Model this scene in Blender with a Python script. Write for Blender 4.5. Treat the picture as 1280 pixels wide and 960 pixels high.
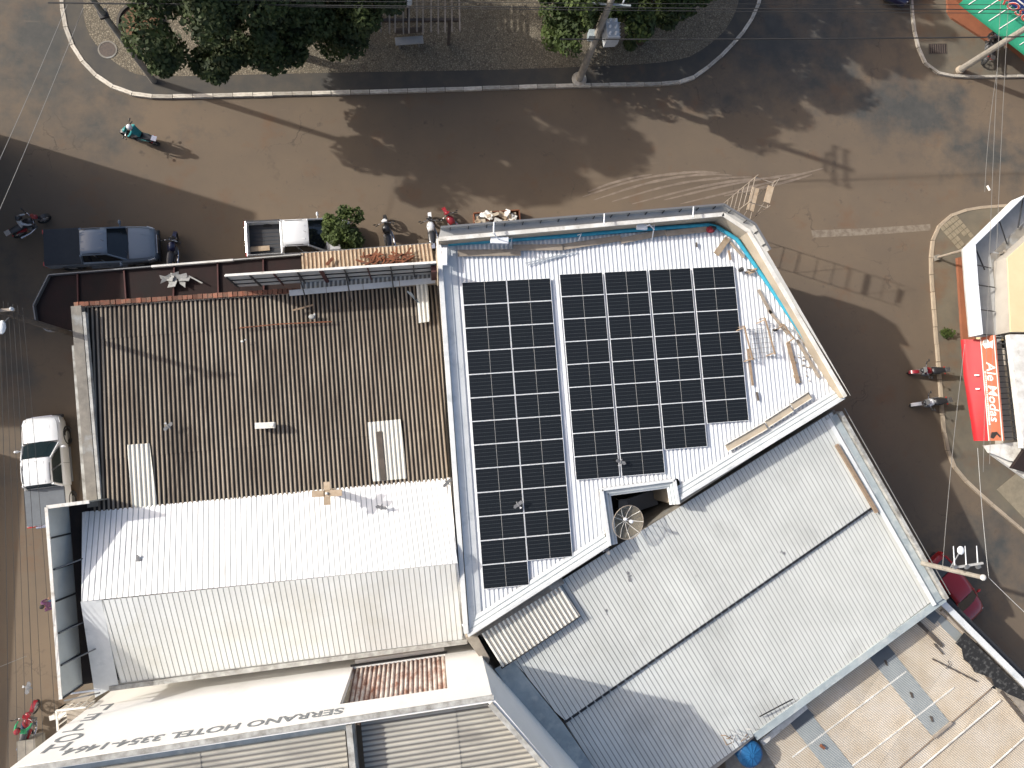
import bpy, bmesh, math, random
import numpy as np
from mathutils import Vector, Matrix
random.seed(7)
for o in list(bpy.data.objects): bpy.data.objects.remove(o)
scene = bpy.context.scene
COL = scene.collection
R_ = math.radians
# ---------------------------------------------------------------- camera
FPX, NX, NY, HC = 930.0, 537.0, 560.0, 39.0     # focal length in photo pixels, nadir pixel, flying height in metres
def _dir(x, y): return Vector((x-640.0, 480.0-y, -FPX))
_ez = -_dir(NX, NY).normalized()
_ex = (Vector((1,0,0)) - _ez*_ez.x).normalized()
_ey = _ez.cross(_ex)
RW = Matrix((_ex, _ey, _ez))                    # camera -> world
cam = bpy.data.cameras.new('camera'); camo = bpy.data.objects.new('camera', cam); COL.objects.link(camo)
cam.sensor_fit = 'HORIZONTAL'; cam.sensor_width = 36.0; cam.lens = 36.0*FPX/1280.0
cam.clip_start = 0.5; cam.clip_end = 2000
camo.matrix_world = Matrix.Translation((0,0,HC)) @ RW.to_4x4()
scene.camera = camo
# ---------------------------------------------------------------- light
SUN_EL = R_(31.5); SX, SY = 0.962, -0.272       # shadows run east and a little south
w = bpy.data.worlds.new('World'); scene.world = w; w.use_nodes = True
nt = w.node_tree; nt.nodes.clear()
sky = nt.nodes.new('ShaderNodeTexSky'); sky.sky_type = 'NISHITA'; sky.sun_disc = False
sky.sun_elevation = SUN_EL; sky.sun_rotation = math.atan2(-SX, -SY); sky.air_density = 0.8; sky.dust_density = 4.2; sky.ozone_density = 0.3
bg = nt.nodes.new('ShaderNodeBackground'); bg.inputs['Strength'].default_value = 0.15
wo = nt.nodes.new('ShaderNodeOutputWorld'); nt.links.new(sky.outputs[0], bg.inputs[0]); nt.links.new(bg.outputs[0], wo.inputs[0])
sl = bpy.data.lights.new('sun', 'SUN'); sl.energy = 3.4; sl.angle = R_(0.8); sl.color = (1.0, 0.965, 0.91)
so = bpy.data.objects.new('sun', sl); COL.objects.link(so)
so.rotation_euler = Vector((SX*math.cos(SUN_EL), SY*math.cos(SUN_EL), -math.sin(SUN_EL))).to_track_quat('-Z','Y').to_euler()
so.location = (-40, 12, 40)
vs = scene.view_settings; vs.view_transform = 'Standard'; vs.look = 'None'; vs.exposure = 0.52; vs.gamma = 1.0
# ---------------------------------------------------------------- helpers
def P(x, y, z=0.0):
    """photo pixel -> point of that sight line at height z"""
    v = RW @ _dir(x, y); t = (z-HC)/v.z
    return Vector((v.x*t, v.y*t, z))
def G(x, y, z):
    """pixel of something at height z -> its foot on the ground"""
    p = P(x, y, z); return Vector((p.x, p.y, 0))
Z = Vector((0,0,1))
ORG = {}
class MB:
    def __init__(s): s.v = []; s.f = []; s.h = None
    def add(s, vs, fs):
        o = len(s.v); s.v += [Vector(p) for p in vs]; s.f += [tuple(i+o for i in f) for f in fs]; return s
    def poly(s, pts): return s.add(pts, [tuple(range(len(pts)))])
    def prism(s, pts, vec):
        n = len(pts); vec = Vector(vec); a = [Vector(p) for p in pts]; b = [p+vec for p in a]
        return s.add(a+b, [tuple(range(n)), tuple(range(2*n-1, n-1, -1))] + [(i, i+n, (i+1)%n+n, (i+1)%n) for i in range(n)])
    def slab(s, pts, th): return s.prism(pts, (0,0,-th))
    def obox(s, c, ax, ay, az):
        c = Vector(c); ax=Vector(ax)/2; ay=Vector(ay)/2; az=Vector(az)/2
        vs = [c+ax*i+ay*j+az*k for i in (-1,1) for j in (-1,1) for k in (-1,1)]
        return s.add(vs, [(0,1,3,2),(4,6,7,5),(0,4,5,1),(2,3,7,6),(0,2,6,4),(1,5,7,3)])
    def box(s, c, sx, sy, sz, rz=0):
        c_, s_ = math.cos(rz), math.sin(rz)
        return s.obox(c, (c_*sx, s_*sx, 0), (-s_*sy, c_*sy, 0), (0,0,sz))
    def beam(s, a, b, w, h, up=Z):
        a=Vector(a); b=Vector(b); d=b-a; side=d.cross(up)
        if side.length < 1e-5: side = d.cross(Vector((0,1,0)))
        side.normalize(); u = side.cross(d).normalized()
        return s.obox((a+b)/2, d, side*w, u*h)
    def wall(s, a, b, z0, z1, th):
        a=Vector((a[0],a[1],0)); b=Vector((b[0],b[1],0))
        return s.beam(a+Z*(z0+z1)/2, b+Z*(z0+z1)/2, th, z1-z0)
    def tube(s, pts, r, n=6, cap=True):
        pts=[Vector(p) for p in pts]; rs = r if isinstance(r,(list,tuple)) else [r]*len(pts); o=len(s.v); fs=[]
        ref=None
        for i,p in enumerate(pts):
            d=(pts[min(i+1,len(pts)-1)]-pts[max(i-1,0)]).normalized()
            if ref is None: ref = d.orthogonal().normalized()
            ref = (ref - d*ref.dot(d)); ref = ref.normalized() if ref.length>1e-6 else d.orthogonal().normalized()
            q=d.cross(ref)
            for k in range(n):
                a=2*math.pi*k/n; s.v.append(p+(ref*math.cos(a)+q*math.sin(a))*rs[i])
        for i in range(len(pts)-1):
            for k in range(n): fs.append((o+i*n+k, o+i*n+(k+1)%n, o+(i+1)*n+(k+1)%n, o+(i+1)*n+k))
        if cap: fs.append(tuple(o+k for k in range(n-1,-1,-1))); fs.append(tuple(o+(len(pts)-1)*n+k for k in range(n)))
        s.f += fs; return s
    def lathe(s, prof, c=(0,0,0), n=20, axis='z', cap=True):
        c=Vector(c); o=len(s.v)
        for r,z in prof:
            for k in range(n):
                a=2*math.pi*k/n; x,y=r*math.cos(a),r*math.sin(a)
                s.v.append(c+(Vector((x,y,z)) if axis=='z' else Vector((x,z,y)) if axis=='y' else Vector((z,x,y))))
        for i in range(len(prof)-1):
            for k in range(n): s.f.append((o+i*n+k, o+i*n+(k+1)%n, o+(i+1)*n+(k+1)%n, o+(i+1)*n+k))
        if cap: s.f.append(tuple(o+k for k in range(n-1,-1,-1))); s.f.append(tuple(o+(len(prof)-1)*n+k for k in range(n)))
        return s
    def ell(s, c, rx, ry, rz, n=12, m=7, rot=None):
        o=len(s.v); c=Vector(c)
        for i in range(m+1):
            t=math.pi*i/m
            for k in range(n):
                a=2*math.pi*k/n; p=Vector((rx*math.sin(t)*math.cos(a), ry*math.sin(t)*math.sin(a), rz*math.cos(t)))
                s.v.append(c+(rot@p if rot else p))
        for i in range(m):
            for k in range(n): s.f.append((o+i*n+k, o+(i+1)*n+k, o+(i+1)*n+(k+1)%n, o+i*n+(k+1)%n))
        return s
    def torus(s, c, R, r, n=20, m=8, axis='y'):
        o=len(s.v); c=Vector(c)
        for i in range(n):
            a=2*math.pi*i/n
            for k in range(m):
                b=2*math.pi*k/m; rr=R+r*math.cos(b); x,y,z=rr*math.cos(a), r*math.sin(b), rr*math.sin(a)
                s.v.append(c+(Vector((x,y,z)) if axis=='y' else Vector((x,z,y))))
        for i in range(n):
            for k in range(m): s.f.append((o+i*m+k, o+((i+1)%n)*m+k, o+((i+1)%n)*m+(k+1)%m, o+i*m+(k+1)%m))
        return s
    def loft(s, secs, close=False, caps=True):
        o=len(s.v); n=len(secs[0])
        for q in secs: s.v += [Vector(p) for p in q]
        for i in range(len(secs)-1):
            for k in range(n if close else n-1): s.f.append((o+i*n+k, o+i*n+(k+1)%n, o+(i+1)*n+(k+1)%n, o+(i+1)*n+k))
        if caps: s.f.append(tuple(o+k for k in range(n-1,-1,-1))); s.f.append(tuple(o+(len(secs)-1)*n+k for k in range(n)))
        return s
def org(o):
    return ORG.get(o.name, Vector((0,0,0))) if o else Vector((0,0,0))
def obj(name, mb, mat, parent=None, smooth=False, bevel=0.0, fix=True):
    o0 = org(parent)
    me = bpy.data.meshes.new(name); me.from_pydata([tuple(p-o0) for p in mb.v], [], mb.f)
    if mb.h is not None:
        at = me.attributes.new('rib', 'FLOAT', 'POINT'); at.data.foreach_set('value', mb.h)
    if fix:
        bm = bmesh.new(); bm.from_mesh(me); bmesh.ops.recalc_face_normals(bm, faces=bm.faces); bm.to_mesh(me); bm.free()
    me.materials.append(mat)
    if smooth: me.polygons.foreach_set('use_smooth', [True]*len(me.polygons))
    o = bpy.data.objects.new(name, me); COL.objects.link(o)
    if parent: o.parent = parent; ORG[o.name] = o0
    if bevel:
        m = o.modifiers.new('bevel','BEVEL'); m.width = bevel; m.segments = 2; m.limit_method = 'ANGLE'
    return o
def tag(o, label=None, cat=None, group=None, kind=None):
    if label: o['label'] = label
    if cat: o['category'] = cat
    if group: o['group'] = group
    if kind: o['kind'] = kind
    return o
def thing(name, label, cat, loc=(0,0,0), group=None):
    o = bpy.data.objects.new(name, None); COL.objects.link(o); o.empty_display_size = 0.2
    o.location = loc; ORG[o.name] = Vector(loc)
    return tag(o, label, cat, group)
def copy_tree(o, parent=None):
    c = o.copy(); COL.objects.link(c); c.parent = parent
    for ch in list(o.children): copy_tree(ch, c)
    return c
def place(o, loc, rz=0.0, label=None, group=None, tilt=None):
    o.location = loc; o.rotation_euler = (0, 0, rz) if tilt is None else (tilt[0], tilt[1], rz)
    return tag(o, label, None, group)
# ---------------------------------------------------------------- materials
MATS = {}
def mat(name, c, rough=0.8, c2=None, sc=1.5, metal=0.0, bump=0.0, bsc=20.0, det=6.0, lo=0.35, hi=0.7, spec=0.5, rnd=0.0,
        c3=None, sc3=0.4, lo3=0.5, hi3=0.7, rib=None, ribc=None, stretch=(1,1,1), coat=0.0, alpha=1.0, trans=0.0):
    """colour c mottled with c2, stained with c3; rib = (low, high) puts grime ribc in the valleys of a sheet"""
    m = bpy.data.materials.new(name); m.use_nodes = True; t = m.node_tree; N = t.nodes; L = t.links
    b = N['Principled BSDF']; b.inputs['Roughness'].default_value = rough; b.inputs['Metallic'].default_value = metal
    b.inputs['Specular IOR Level'].default_value = spec
    if coat: b.inputs['Coat Weight'].default_value = coat; b.inputs['Coat Roughness'].default_value = 0.08
    if alpha < 1: b.inputs['Alpha'].default_value = alpha
    if trans: b.inputs['Transmission Weight'].default_value = trans
    tc = N.new('ShaderNodeTexCoord'); mp = N.new('ShaderNodeMapping'); mp.inputs['Scale'].default_value = stretch
    L.new(tc.outputs['Object'], mp.inputs['Vector'])
    def noise(scale, detail, a, bb):
        n = N.new('ShaderNodeTexNoise'); n.inputs['Scale'].default_value = scale; n.inputs['Detail'].default_value = detail
        n.inputs['Roughness'].default_value = 0.62; L.new(mp.outputs[0], n.inputs['Vector'])
        r = N.new('ShaderNodeMapRange'); r.inputs[1].default_value = a; r.inputs[2].default_value = bb; L.new(n.outputs['Fac'], r.inputs[0])
        return r.outputs[0]
    def mix(fac, a, bcol):
        x = N.new('ShaderNodeMix'); x.data_type = 'RGBA'
        if hasattr(fac, 'is_linked') or not isinstance(fac, float): L.new(fac, x.inputs[0])
        else: x.inputs[0].default_value = fac
        for s, q in ((6, a), (7, bcol)):
            if isinstance(q, tuple): x.inputs[s].default_value = (*q, 1)
            else: L.new(q, x.inputs[s])
        return x.outputs[2]
    cur = tuple(c)
    if c2: cur = mix(noise(sc, det, lo, hi), cur, tuple(c2))
    if c3: cur = mix(noise(sc3, 5.0, lo3, hi3), cur, tuple(c3))
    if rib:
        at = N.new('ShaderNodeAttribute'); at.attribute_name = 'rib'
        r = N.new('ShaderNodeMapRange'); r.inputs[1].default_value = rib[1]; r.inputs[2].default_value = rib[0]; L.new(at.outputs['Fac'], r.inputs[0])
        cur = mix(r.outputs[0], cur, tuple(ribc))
    if rnd:
        oi = N.new('ShaderNodeObjectInfo'); r = N.new('ShaderNodeMapRange'); r.inputs[3].default_value = 1-rnd; r.inputs[4].default_value = 1.0+rnd*0.3
        L.new(oi.outputs['Random'], r.inputs[0])
        hs = N.new('ShaderNodeHueSaturation'); L.new(r.outputs[0], hs.inputs['Value'])
        if isinstance(cur, tuple): hs.inputs['Color'].default_value = (*cur, 1)
        else: L.new(cur, hs.inputs['Color'])
        cur = hs.outputs[0]
    if isinstance(cur, tuple): b.inputs['Base Color'].default_value = (*cur, 1)
    else: L.new(cur, b.inputs['Base Color'])
    if bump:
        n = N.new('ShaderNodeTexNoise'); n.inputs['Scale'].default_value = bsc; n.inputs['Detail'].default_value = 5; L.new(tc.outputs['Object'], n.inputs['Vector'])
        bp = N.new('ShaderNodeBump'); bp.inputs['Strength'].default_value = 0.6; bp.inputs['Distance'].default_value = bump
        L.new(n.outputs['Fac'], bp.inputs['Height']); L.new(bp.outputs[0], b.inputs['Normal'])
    MATS[name] = m; return m
M = MATS
# ground
def road_mat():
    m = bpy.data.materials.new('road'); m.use_nodes = True; t = m.node_tree; N = t.nodes; L = t.links; b = N['Principled BSDF']; b.inputs['Roughness'].default_value = 0.92
    tc = N.new('ShaderNodeTexCoord')
    def noise(sc, a, c, det=6, st=(1,1,1)):
        mp = N.new('ShaderNodeMapping'); mp.inputs['Scale'].default_value = st; L.new(tc.outputs['Object'], mp.inputs[0])
        n = N.new('ShaderNodeTexNoise'); n.inputs['Scale'].default_value = sc; n.inputs['Detail'].default_value = det; n.inputs['Roughness'].default_value = .65; L.new(mp.outputs[0], n.inputs['Vector'])
        r = N.new('ShaderNodeMapRange'); r.inputs[1].default_value = a; r.inputs[2].default_value = c; L.new(n.outputs['Fac'], r.inputs[0]); return r.outputs[0], n
    def mix(f, a, c):
        x = N.new('ShaderNodeMix'); x.data_type = 'RGBA'; L.new(f, x.inputs[0])
        for s_, q in ((6, a), (7, c)):
            if isinstance(q, tuple): x.inputs[s_].default_value = (*q, 1)
            else: L.new(q, x.inputs[s_])
        return x.outputs[2]
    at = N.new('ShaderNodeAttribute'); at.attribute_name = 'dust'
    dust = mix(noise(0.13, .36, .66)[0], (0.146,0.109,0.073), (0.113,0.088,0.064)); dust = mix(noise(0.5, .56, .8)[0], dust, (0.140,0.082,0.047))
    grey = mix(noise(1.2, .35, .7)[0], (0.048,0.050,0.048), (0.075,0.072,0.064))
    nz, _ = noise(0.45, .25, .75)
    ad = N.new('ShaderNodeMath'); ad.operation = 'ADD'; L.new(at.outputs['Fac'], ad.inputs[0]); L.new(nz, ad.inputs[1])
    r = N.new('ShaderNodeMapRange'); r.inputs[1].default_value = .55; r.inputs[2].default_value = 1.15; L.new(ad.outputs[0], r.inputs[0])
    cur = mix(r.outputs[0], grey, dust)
    cur = mix(noise(3.0, .62, .85, 8)[0], cur, (0.06,0.05,0.042)); cur = mix(noise(2.2, .64, .9, 8, (.25,1.4,1))[0], cur, (0.17,0.135,0.10))
    vo = N.new('ShaderNodeTexVoronoi'); vo.feature = 'DISTANCE_TO_EDGE'; vo.inputs['Scale'].default_value = .42
    nn2 = N.new('ShaderNodeTexNoise'); nn2.inputs['Scale'].default_value = 1.3; nn2.inputs['Detail'].default_value = 8; L.new(tc.outputs['Object'], nn2.inputs['Vector'])
    vm = N.new('ShaderNodeVectorMath'); vm.operation = 'MULTIPLY_ADD'; vm.inputs[1].default_value = (1.6,1.6,0); L.new(nn2.outputs['Color'], vm.inputs[0]); L.new(tc.outputs['Object'], vm.inputs[2]); L.new(vm.outputs[0], vo.inputs['Vector'])
    cr = N.new('ShaderNodeMapRange'); cr.inputs[1].default_value = .012; cr.inputs[2].default_value = .004; L.new(vo.outputs['Distance'], cr.inputs[0])
    ml = N.new('ShaderNodeMath'); ml.operation = 'MULTIPLY'; L.new(cr.outputs[0], ml.inputs[0]); L.new(noise(0.22, .54, .72)[0], ml.inputs[1])
    cur = mix(ml.outputs[0], cur, (0.05,0.041,0.033))
    cur = mix(noise(0.9, .66, .8, 3)[0], cur, (0.055,0.046,0.038))
    L.new(cur, b.inputs['Base Color'])
    _, n = noise(28.0, 0, 1); bp = N.new('ShaderNodeBump'); bp.inputs['Strength'].default_value = .6; bp.inputs['Distance'].default_value = .008; L.new(n.outputs['Fac'], bp.inputs['Height']); L.new(bp.outputs[0], b.inputs['Normal'])
    MATS['road'] = m
road_mat()
mat('asphalt', (0.075,0.073,0.068), 0.9, (0.12,0.10,0.08), 0.25, bump=0.005, bsc=40, lo=0.4, hi=0.65)
mat('dirt_red', (0.17,0.085,0.045), 0.95, (0.11,0.06,0.035), 1.5, bump=0.01)
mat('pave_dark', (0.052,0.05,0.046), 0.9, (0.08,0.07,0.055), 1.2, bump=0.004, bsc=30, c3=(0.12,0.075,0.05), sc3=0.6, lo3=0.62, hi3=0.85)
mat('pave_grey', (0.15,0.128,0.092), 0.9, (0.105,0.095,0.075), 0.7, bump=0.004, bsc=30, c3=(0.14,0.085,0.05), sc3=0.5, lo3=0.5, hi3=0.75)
mat('pave_tile', (0.27,0.23,0.16), 0.9, (0.2,0.17,0.12), 3.0, bump=0.004, bsc=30)
mat('kerb', (0.60,0.56,0.48), 0.85, (0.32,0.27,0.21), 2.2, bump=0.006, bsc=25, lo=0.42, hi=0.66, rnd=0.4)
mat('kerb_tan', (0.42,0.35,0.26), 0.85, (0.30,0.24,0.18), 2.2, bump=0.006, bsc=25, rnd=0.15)
mat('dust', (0.24,0.19,0.145), 0.95, (0.16,0.125,0.095), 2.0)
mat('paint_worn', (0.22,0.185,0.14), 0.9, (0.15,0.118,0.088), 3.5, lo=0.42, hi=0.6)
mat('drain_iron', (0.05,0.045,0.04), 0.7, (0.09,0.07,0.05), 6)
mat('cover', (0.10,0.075,0.06), 0.8, (0.06,0.05,0.045), 8, bump=0.01, bsc=14)
# buildings
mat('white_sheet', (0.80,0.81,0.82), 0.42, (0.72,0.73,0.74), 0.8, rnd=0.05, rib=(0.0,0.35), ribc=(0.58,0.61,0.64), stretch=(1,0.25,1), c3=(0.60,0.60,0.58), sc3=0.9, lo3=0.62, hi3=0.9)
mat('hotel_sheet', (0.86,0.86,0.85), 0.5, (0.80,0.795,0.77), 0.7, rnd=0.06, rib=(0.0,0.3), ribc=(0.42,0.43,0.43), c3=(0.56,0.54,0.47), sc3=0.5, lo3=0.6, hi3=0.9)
mat('hotel_sheet_shaded', (0.70,0.71,0.69), 0.55, (0.63,0.635,0.605), 0.5, rnd=0.05, rib=(0.0,0.3), ribc=(0.50,0.50,0.47), c3=(0.58,0.56,0.49), sc3=0.4, lo3=0.5, hi3=0.8)  # greyer, creamier copy for the south slope; its weaker sun is put into the colour
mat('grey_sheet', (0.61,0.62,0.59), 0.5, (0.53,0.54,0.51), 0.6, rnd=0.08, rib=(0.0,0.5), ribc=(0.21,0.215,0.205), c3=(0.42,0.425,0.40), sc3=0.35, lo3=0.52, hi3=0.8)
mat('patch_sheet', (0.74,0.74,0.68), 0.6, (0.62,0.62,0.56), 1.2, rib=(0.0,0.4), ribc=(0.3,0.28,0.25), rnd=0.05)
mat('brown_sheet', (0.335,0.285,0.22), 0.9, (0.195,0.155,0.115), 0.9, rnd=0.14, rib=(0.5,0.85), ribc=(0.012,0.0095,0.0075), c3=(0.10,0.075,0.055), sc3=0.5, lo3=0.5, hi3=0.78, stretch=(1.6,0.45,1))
mat('tan_sheet', (0.55,0.44,0.31), 0.9, (0.33,0.24,0.16), 1.4, rnd=0.1, rib=(0.0,0.5), ribc=(0.2,0.13,0.08), c3=(0.22,0.09,0.04), sc3=1.2, lo3=0.6, hi3=0.8)
mat('clear_sheet', (0.62,0.60,0.52), 0.5, (0.5,0.48,0.42), 1.0, rib=(0.0,0.5), ribc=(0.36,0.36,0.33))
mat('rust_sheet', (0.60,0.54,0.48), 0.85, (0.24,0.105,0.065), 2.6, rib=(0.0,0.5), ribc=(0.12,0.045,0.03), lo=0.42, hi=0.66, stretch=(1,1,0.5))
mat('fibre_sheet', (0.42,0.40,0.345), 0.85, (0.29,0.275,0.24), 1.2, rnd=0.12, rib=(0.0,0.6), ribc=(0.13,0.125,0.115), stretch=(0.35,1,1), c3=(0.2,0.19,0.17), sc3=0.8, lo3=0.55, hi3=0.8)
mat('annex_sheet', (0.57,0.525,0.44), 0.85, (0.47,0.40,0.30), 0.7, rnd=0.10, rib=(0.0,0.6), ribc=(0.36,0.27,0.18), c3=(0.58,0.55,0.49), sc3=0.45, lo3=0.48, hi3=0.7)
mat('annex_grey', (0.34,0.36,0.35), 0.7, (0.27,0.29,0.285), 1.5, rib=(0.0,0.6), ribc=(0.22,0.24,0.24), rnd=0.05)
mat('annex_dark', (0.10,0.115,0.125), 0.7, (0.08,0.09,0.1), 1.5)
mat('flash', (0.62,0.635,0.63), 0.5, (0.51,0.53,0.53), 1.4, c3=(0.36,0.39,0.40), sc3=1.1, lo3=.56, hi3=.75, metal=0.0, bump=0.004, bsc=6)
mat('flash_blue', (0.34,0.39,0.40), 0.5, (0.24,0.28,0.295), 1.2, metal=0.0, bump=0.004, bsc=8, c3=(0.42,0.45,0.44), sc3=2)
mat('cap_white', (0.72,0.71,0.67), 0.7, (0.46,0.44,0.39), 1.6, c3=(0.34,0.31,0.26), sc3=2.5, lo3=.58, hi3=.75, bump=0.004)
mat('render_beige', (0.42,0.36,0.275), 0.9, (0.33,0.28,0.21), 1.1, bump=0.005, bsc=12, c3=(0.28,0.24,0.19), sc3=0.6)
mat('render_white', (0.84,0.83,0.80), 0.85, (0.78,0.765,0.725), 0.5, bump=0.003, bsc=10, c3=(0.55,0.53,0.47), sc3=0.35, lo3=0.6, hi3=0.85, stretch=(1,1,0.4))
mat('concrete', (0.24,0.22,0.185), 0.92, (0.13,0.12,0.105), 1.8, bump=0.01, bsc=15, c3=(0.32,0.33,0.32), sc3=0.9, lo3=0.55, hi3=0.7)
mat('concrete_pole', (0.30,0.275,0.235), 0.9, (0.2,0.18,0.15), 2.5, bump=0.004)
mat('old_white', (0.45,0.45,0.42), 0.9, (0.18,0.17,0.15), 2.5, bump=0.006)
mat('wall_plain', (0.40,0.37,0.32), 0.9, (0.30,0.27,0.23), 0.6, bump=0.004)
mat('cream', (0.66,0.55,0.33), 0.85, (0.58,0.48,0.28), 0.7)
mat('canopy_red', (0.020,0.008,0.007), 0.95, (0.010,0.006,0.005), 1.2, bump=0.004, c3=(0.012,0.009,0.008), sc3=0.5)
mat('steel_red', (0.075,0.018,0.015), 0.7, (0.045,0.014,0.012), 3)
mat('rust', (0.23,0.085,0.04), 0.95, (0.10,0.04,0.025), 3, bump=0.01)
mat('brick_edge', (0.26,0.10,0.06), 0.95, (0.15,0.10,0.07), 5, rnd=0.4, bump=0.01)
mat('panel_grey', (0.40,0.40,0.385), 0.6, (0.31,0.31,0.295), 1.5)
mat('board_back', (0.22,0.24,0.23), 0.6, (0.16,0.175,0.17), 0.8)
mat('board_white', (0.52,0.55,0.53), 0.6, (0.44,0.46,0.44), 0.9)
mat('dark_steel', (0.025,0.025,0.026), 0.6)
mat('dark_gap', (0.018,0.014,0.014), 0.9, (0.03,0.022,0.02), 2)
mat('mid_steel', (0.16,0.165,0.17), 0.5, metal=0.3)
mat('alu', (0.62,0.64,0.65), 0.35, metal=0.6)
mat('white_metal', (0.72,0.74,0.76), 0.4)
mat('pipe_blue', (0.03,0.30,0.42), 0.5, (0.02,0.20,0.30), 4)
mat('wood', (0.30,0.22,0.15), 0.9, (0.2,0.14,0.09), 3, stretch=(1,6,1))
mat('wood_grey', (0.34,0.29,0.235), 0.9, (0.25,0.21,0.165), 3, rnd=0.15)
mat('wood_dark', (0.10,0.08,0.065), 0.9, (0.06,0.05,0.04), 3)
mat('letter_grey', (0.19,0.205,0.215), 0.7, (0.30,0.31,0.31), 5, lo=0.5, hi=0.75)
mat('letter_white', (0.82,0.80,0.76), 0.6)
mat('letter_red', (0.55,0.06,0.04), 0.6)
mat('sign_orange', (0.46,0.155,0.085), 0.55, (0.40,0.125,0.07), 1.2)
mat('sign_blue', (0.02,0.045,0.22), 0.5, (0.015,0.03,0.15), 2)
mat('awning_red', (0.48,0.016,0.022), 0.6, (0.36,0.012,0.018), 1.0, c3=(0.30,0.02,0.02), sc3=2.0, bump=.01, bsc=3)
mat('awning_green', (0.028,0.30,0.17), 0.55, (0.02,0.23,0.13), 0.8)
mat('orange_wall', (0.25,0.092,0.045), 0.85, (0.19,0.07,0.036), 1.2)
mat('membrane', (0.012,0.012,0.012), 0.85, (0.10,0.10,0.095), 4.5, lo=0.52, hi=0.7, bump=0.02, bsc=9)
mat('rubble', (0.36,0.32,0.26), 0.95, (0.22,0.19,0.16), 3, rnd=0.4, bump=0.01)
mat('cable', (0.02,0.02,0.02), 0.7)
mat('cable_pale', (0.20,0.195,0.18), 0.6)
mat('cables_alu', (0.42,0.42,0.40), 0.5)
mat('tank_blue', (0.02,0.13,0.30), 0.45, (0.015,0.10,0.24), 2)
mat('porcelain', (0.55,0.57,0.58), 0.3)
mat('transformer', (0.42,0.44,0.45), 0.5, (0.34,0.36,0.37), 3)
mat('insulator_dark', (0.05,0.035,0.03), 0.4)
# vehicles, people, plants
mat('car_white', (0.72,0.73,0.74), 0.3, (0.66,0.67,0.67), 1.0, coat=0.6)
mat('car_blue', (0.155,0.195,0.245), 0.25, coat=0.6)
mat('car_red', (0.30,0.014,0.018), 0.35, coat=0.5)
mat('car_navy', (0.012,0.014,0.05), 0.3, coat=0.6)
mat('tonneau', (0.020,0.026,0.034), 0.7, (0.028,0.034,0.042), 3)
mat('tonneau_grey', (0.10,0.115,0.13), 0.6, (0.08,0.09,0.105), 3)
mat('glass', (0.012,0.016,0.020), 0.08, spec=0.6)
mat('glass_green', (0.012,0.022,0.026), 0.08, spec=0.6)
mat('rubber', (0.018,0.018,0.018), 0.85)
mat('plastic', (0.03,0.03,0.032), 0.6)
mat('rim', (0.35,0.36,0.37), 0.35, metal=0.7)
mat('lamp_clear', (0.65,0.68,0.70), 0.12)
mat('lamp_red', (0.40,0.02,0.02), 0.2)
mat('chrome', (0.6,0.6,0.62), 0.2, metal=0.9)
mat('moto_red', (0.22,0.012,0.02), 0.35, coat=0.4)
mat('moto_white', (0.70,0.71,0.72), 0.35, coat=0.4)
mat('moto_black', (0.02,0.02,0.022), 0.4, coat=0.3)
mat('moto_teal', (0.02,0.20,0.20), 0.4)
mat('skin', (0.28,0.15,0.095), 0.6)
mat('hair', (0.015,0.011,0.009), 0.7)
for nm, c in (('cloth_white',(0.55,0.56,0.57)),('cloth_green',(0.03,0.30,0.13)),('cloth_teal',(0.03,0.26,0.27)),('cloth_purple',(0.13,0.05,0.12)),
              ('cloth_blue',(0.10,0.17,0.28)),('cloth_dark',(0.02,0.021,0.026)),('cloth_jean',(0.04,0.055,0.10)),('cloth_red',(0.22,0.02,0.03))):
    mat(nm, c, 0.9, tuple(v*0.75 for v in c), 9.0)
mat('leaf', (0.046,0.068,0.014), 0.75, (0.018,0.030,0.008), 0.9, rnd=0.0, lo=0.4, hi=0.62)
mat('leaf_bright', (0.062,0.092,0.016), 0.75, (0.024,0.042,0.010), 0.9, lo=0.4, hi=0.62)
mat('bark', (0.09,0.065,0.045), 0.95, (0.05,0.037,0.027), 4, bump=0.02)
mat('feather', (0.10,0.105,0.115), 0.8, (0.2,0.2,0.2), 20)
mat('feather_white', (0.55,0.55,0.55), 0.8)
mat('bag_grey', (0.36,0.36,0.34), 0.8, (0.22,0.22,0.21), 6)
mat('cardboard', (0.44,0.35,0.25), 0.9, (0.34,0.25,0.16), 4, rnd=0.3)
mat('plastic_teal', (0.05,0.35,0.38), 0.5)
def add_trans(m, f):
    t = m.node_tree; b = t.nodes['Principled BSDF']; out = t.nodes['Material Output']
    tr = t.nodes.new('ShaderNodeBsdfTranslucent'); mx = t.nodes.new('ShaderNodeMixShader'); mx.inputs[0].default_value = f
    src = b.inputs['Base Color'].links[0].from_socket; t.links.new(src, tr.inputs['Color'])
    t.links.new(b.outputs[0], mx.inputs[1]); t.links.new(tr.outputs[0], mx.inputs[2]); t.links.new(mx.outputs[0], out.inputs[0])
add_trans(M['leaf'], 0.18); add_trans(M['leaf_bright'], 0.22)
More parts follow.
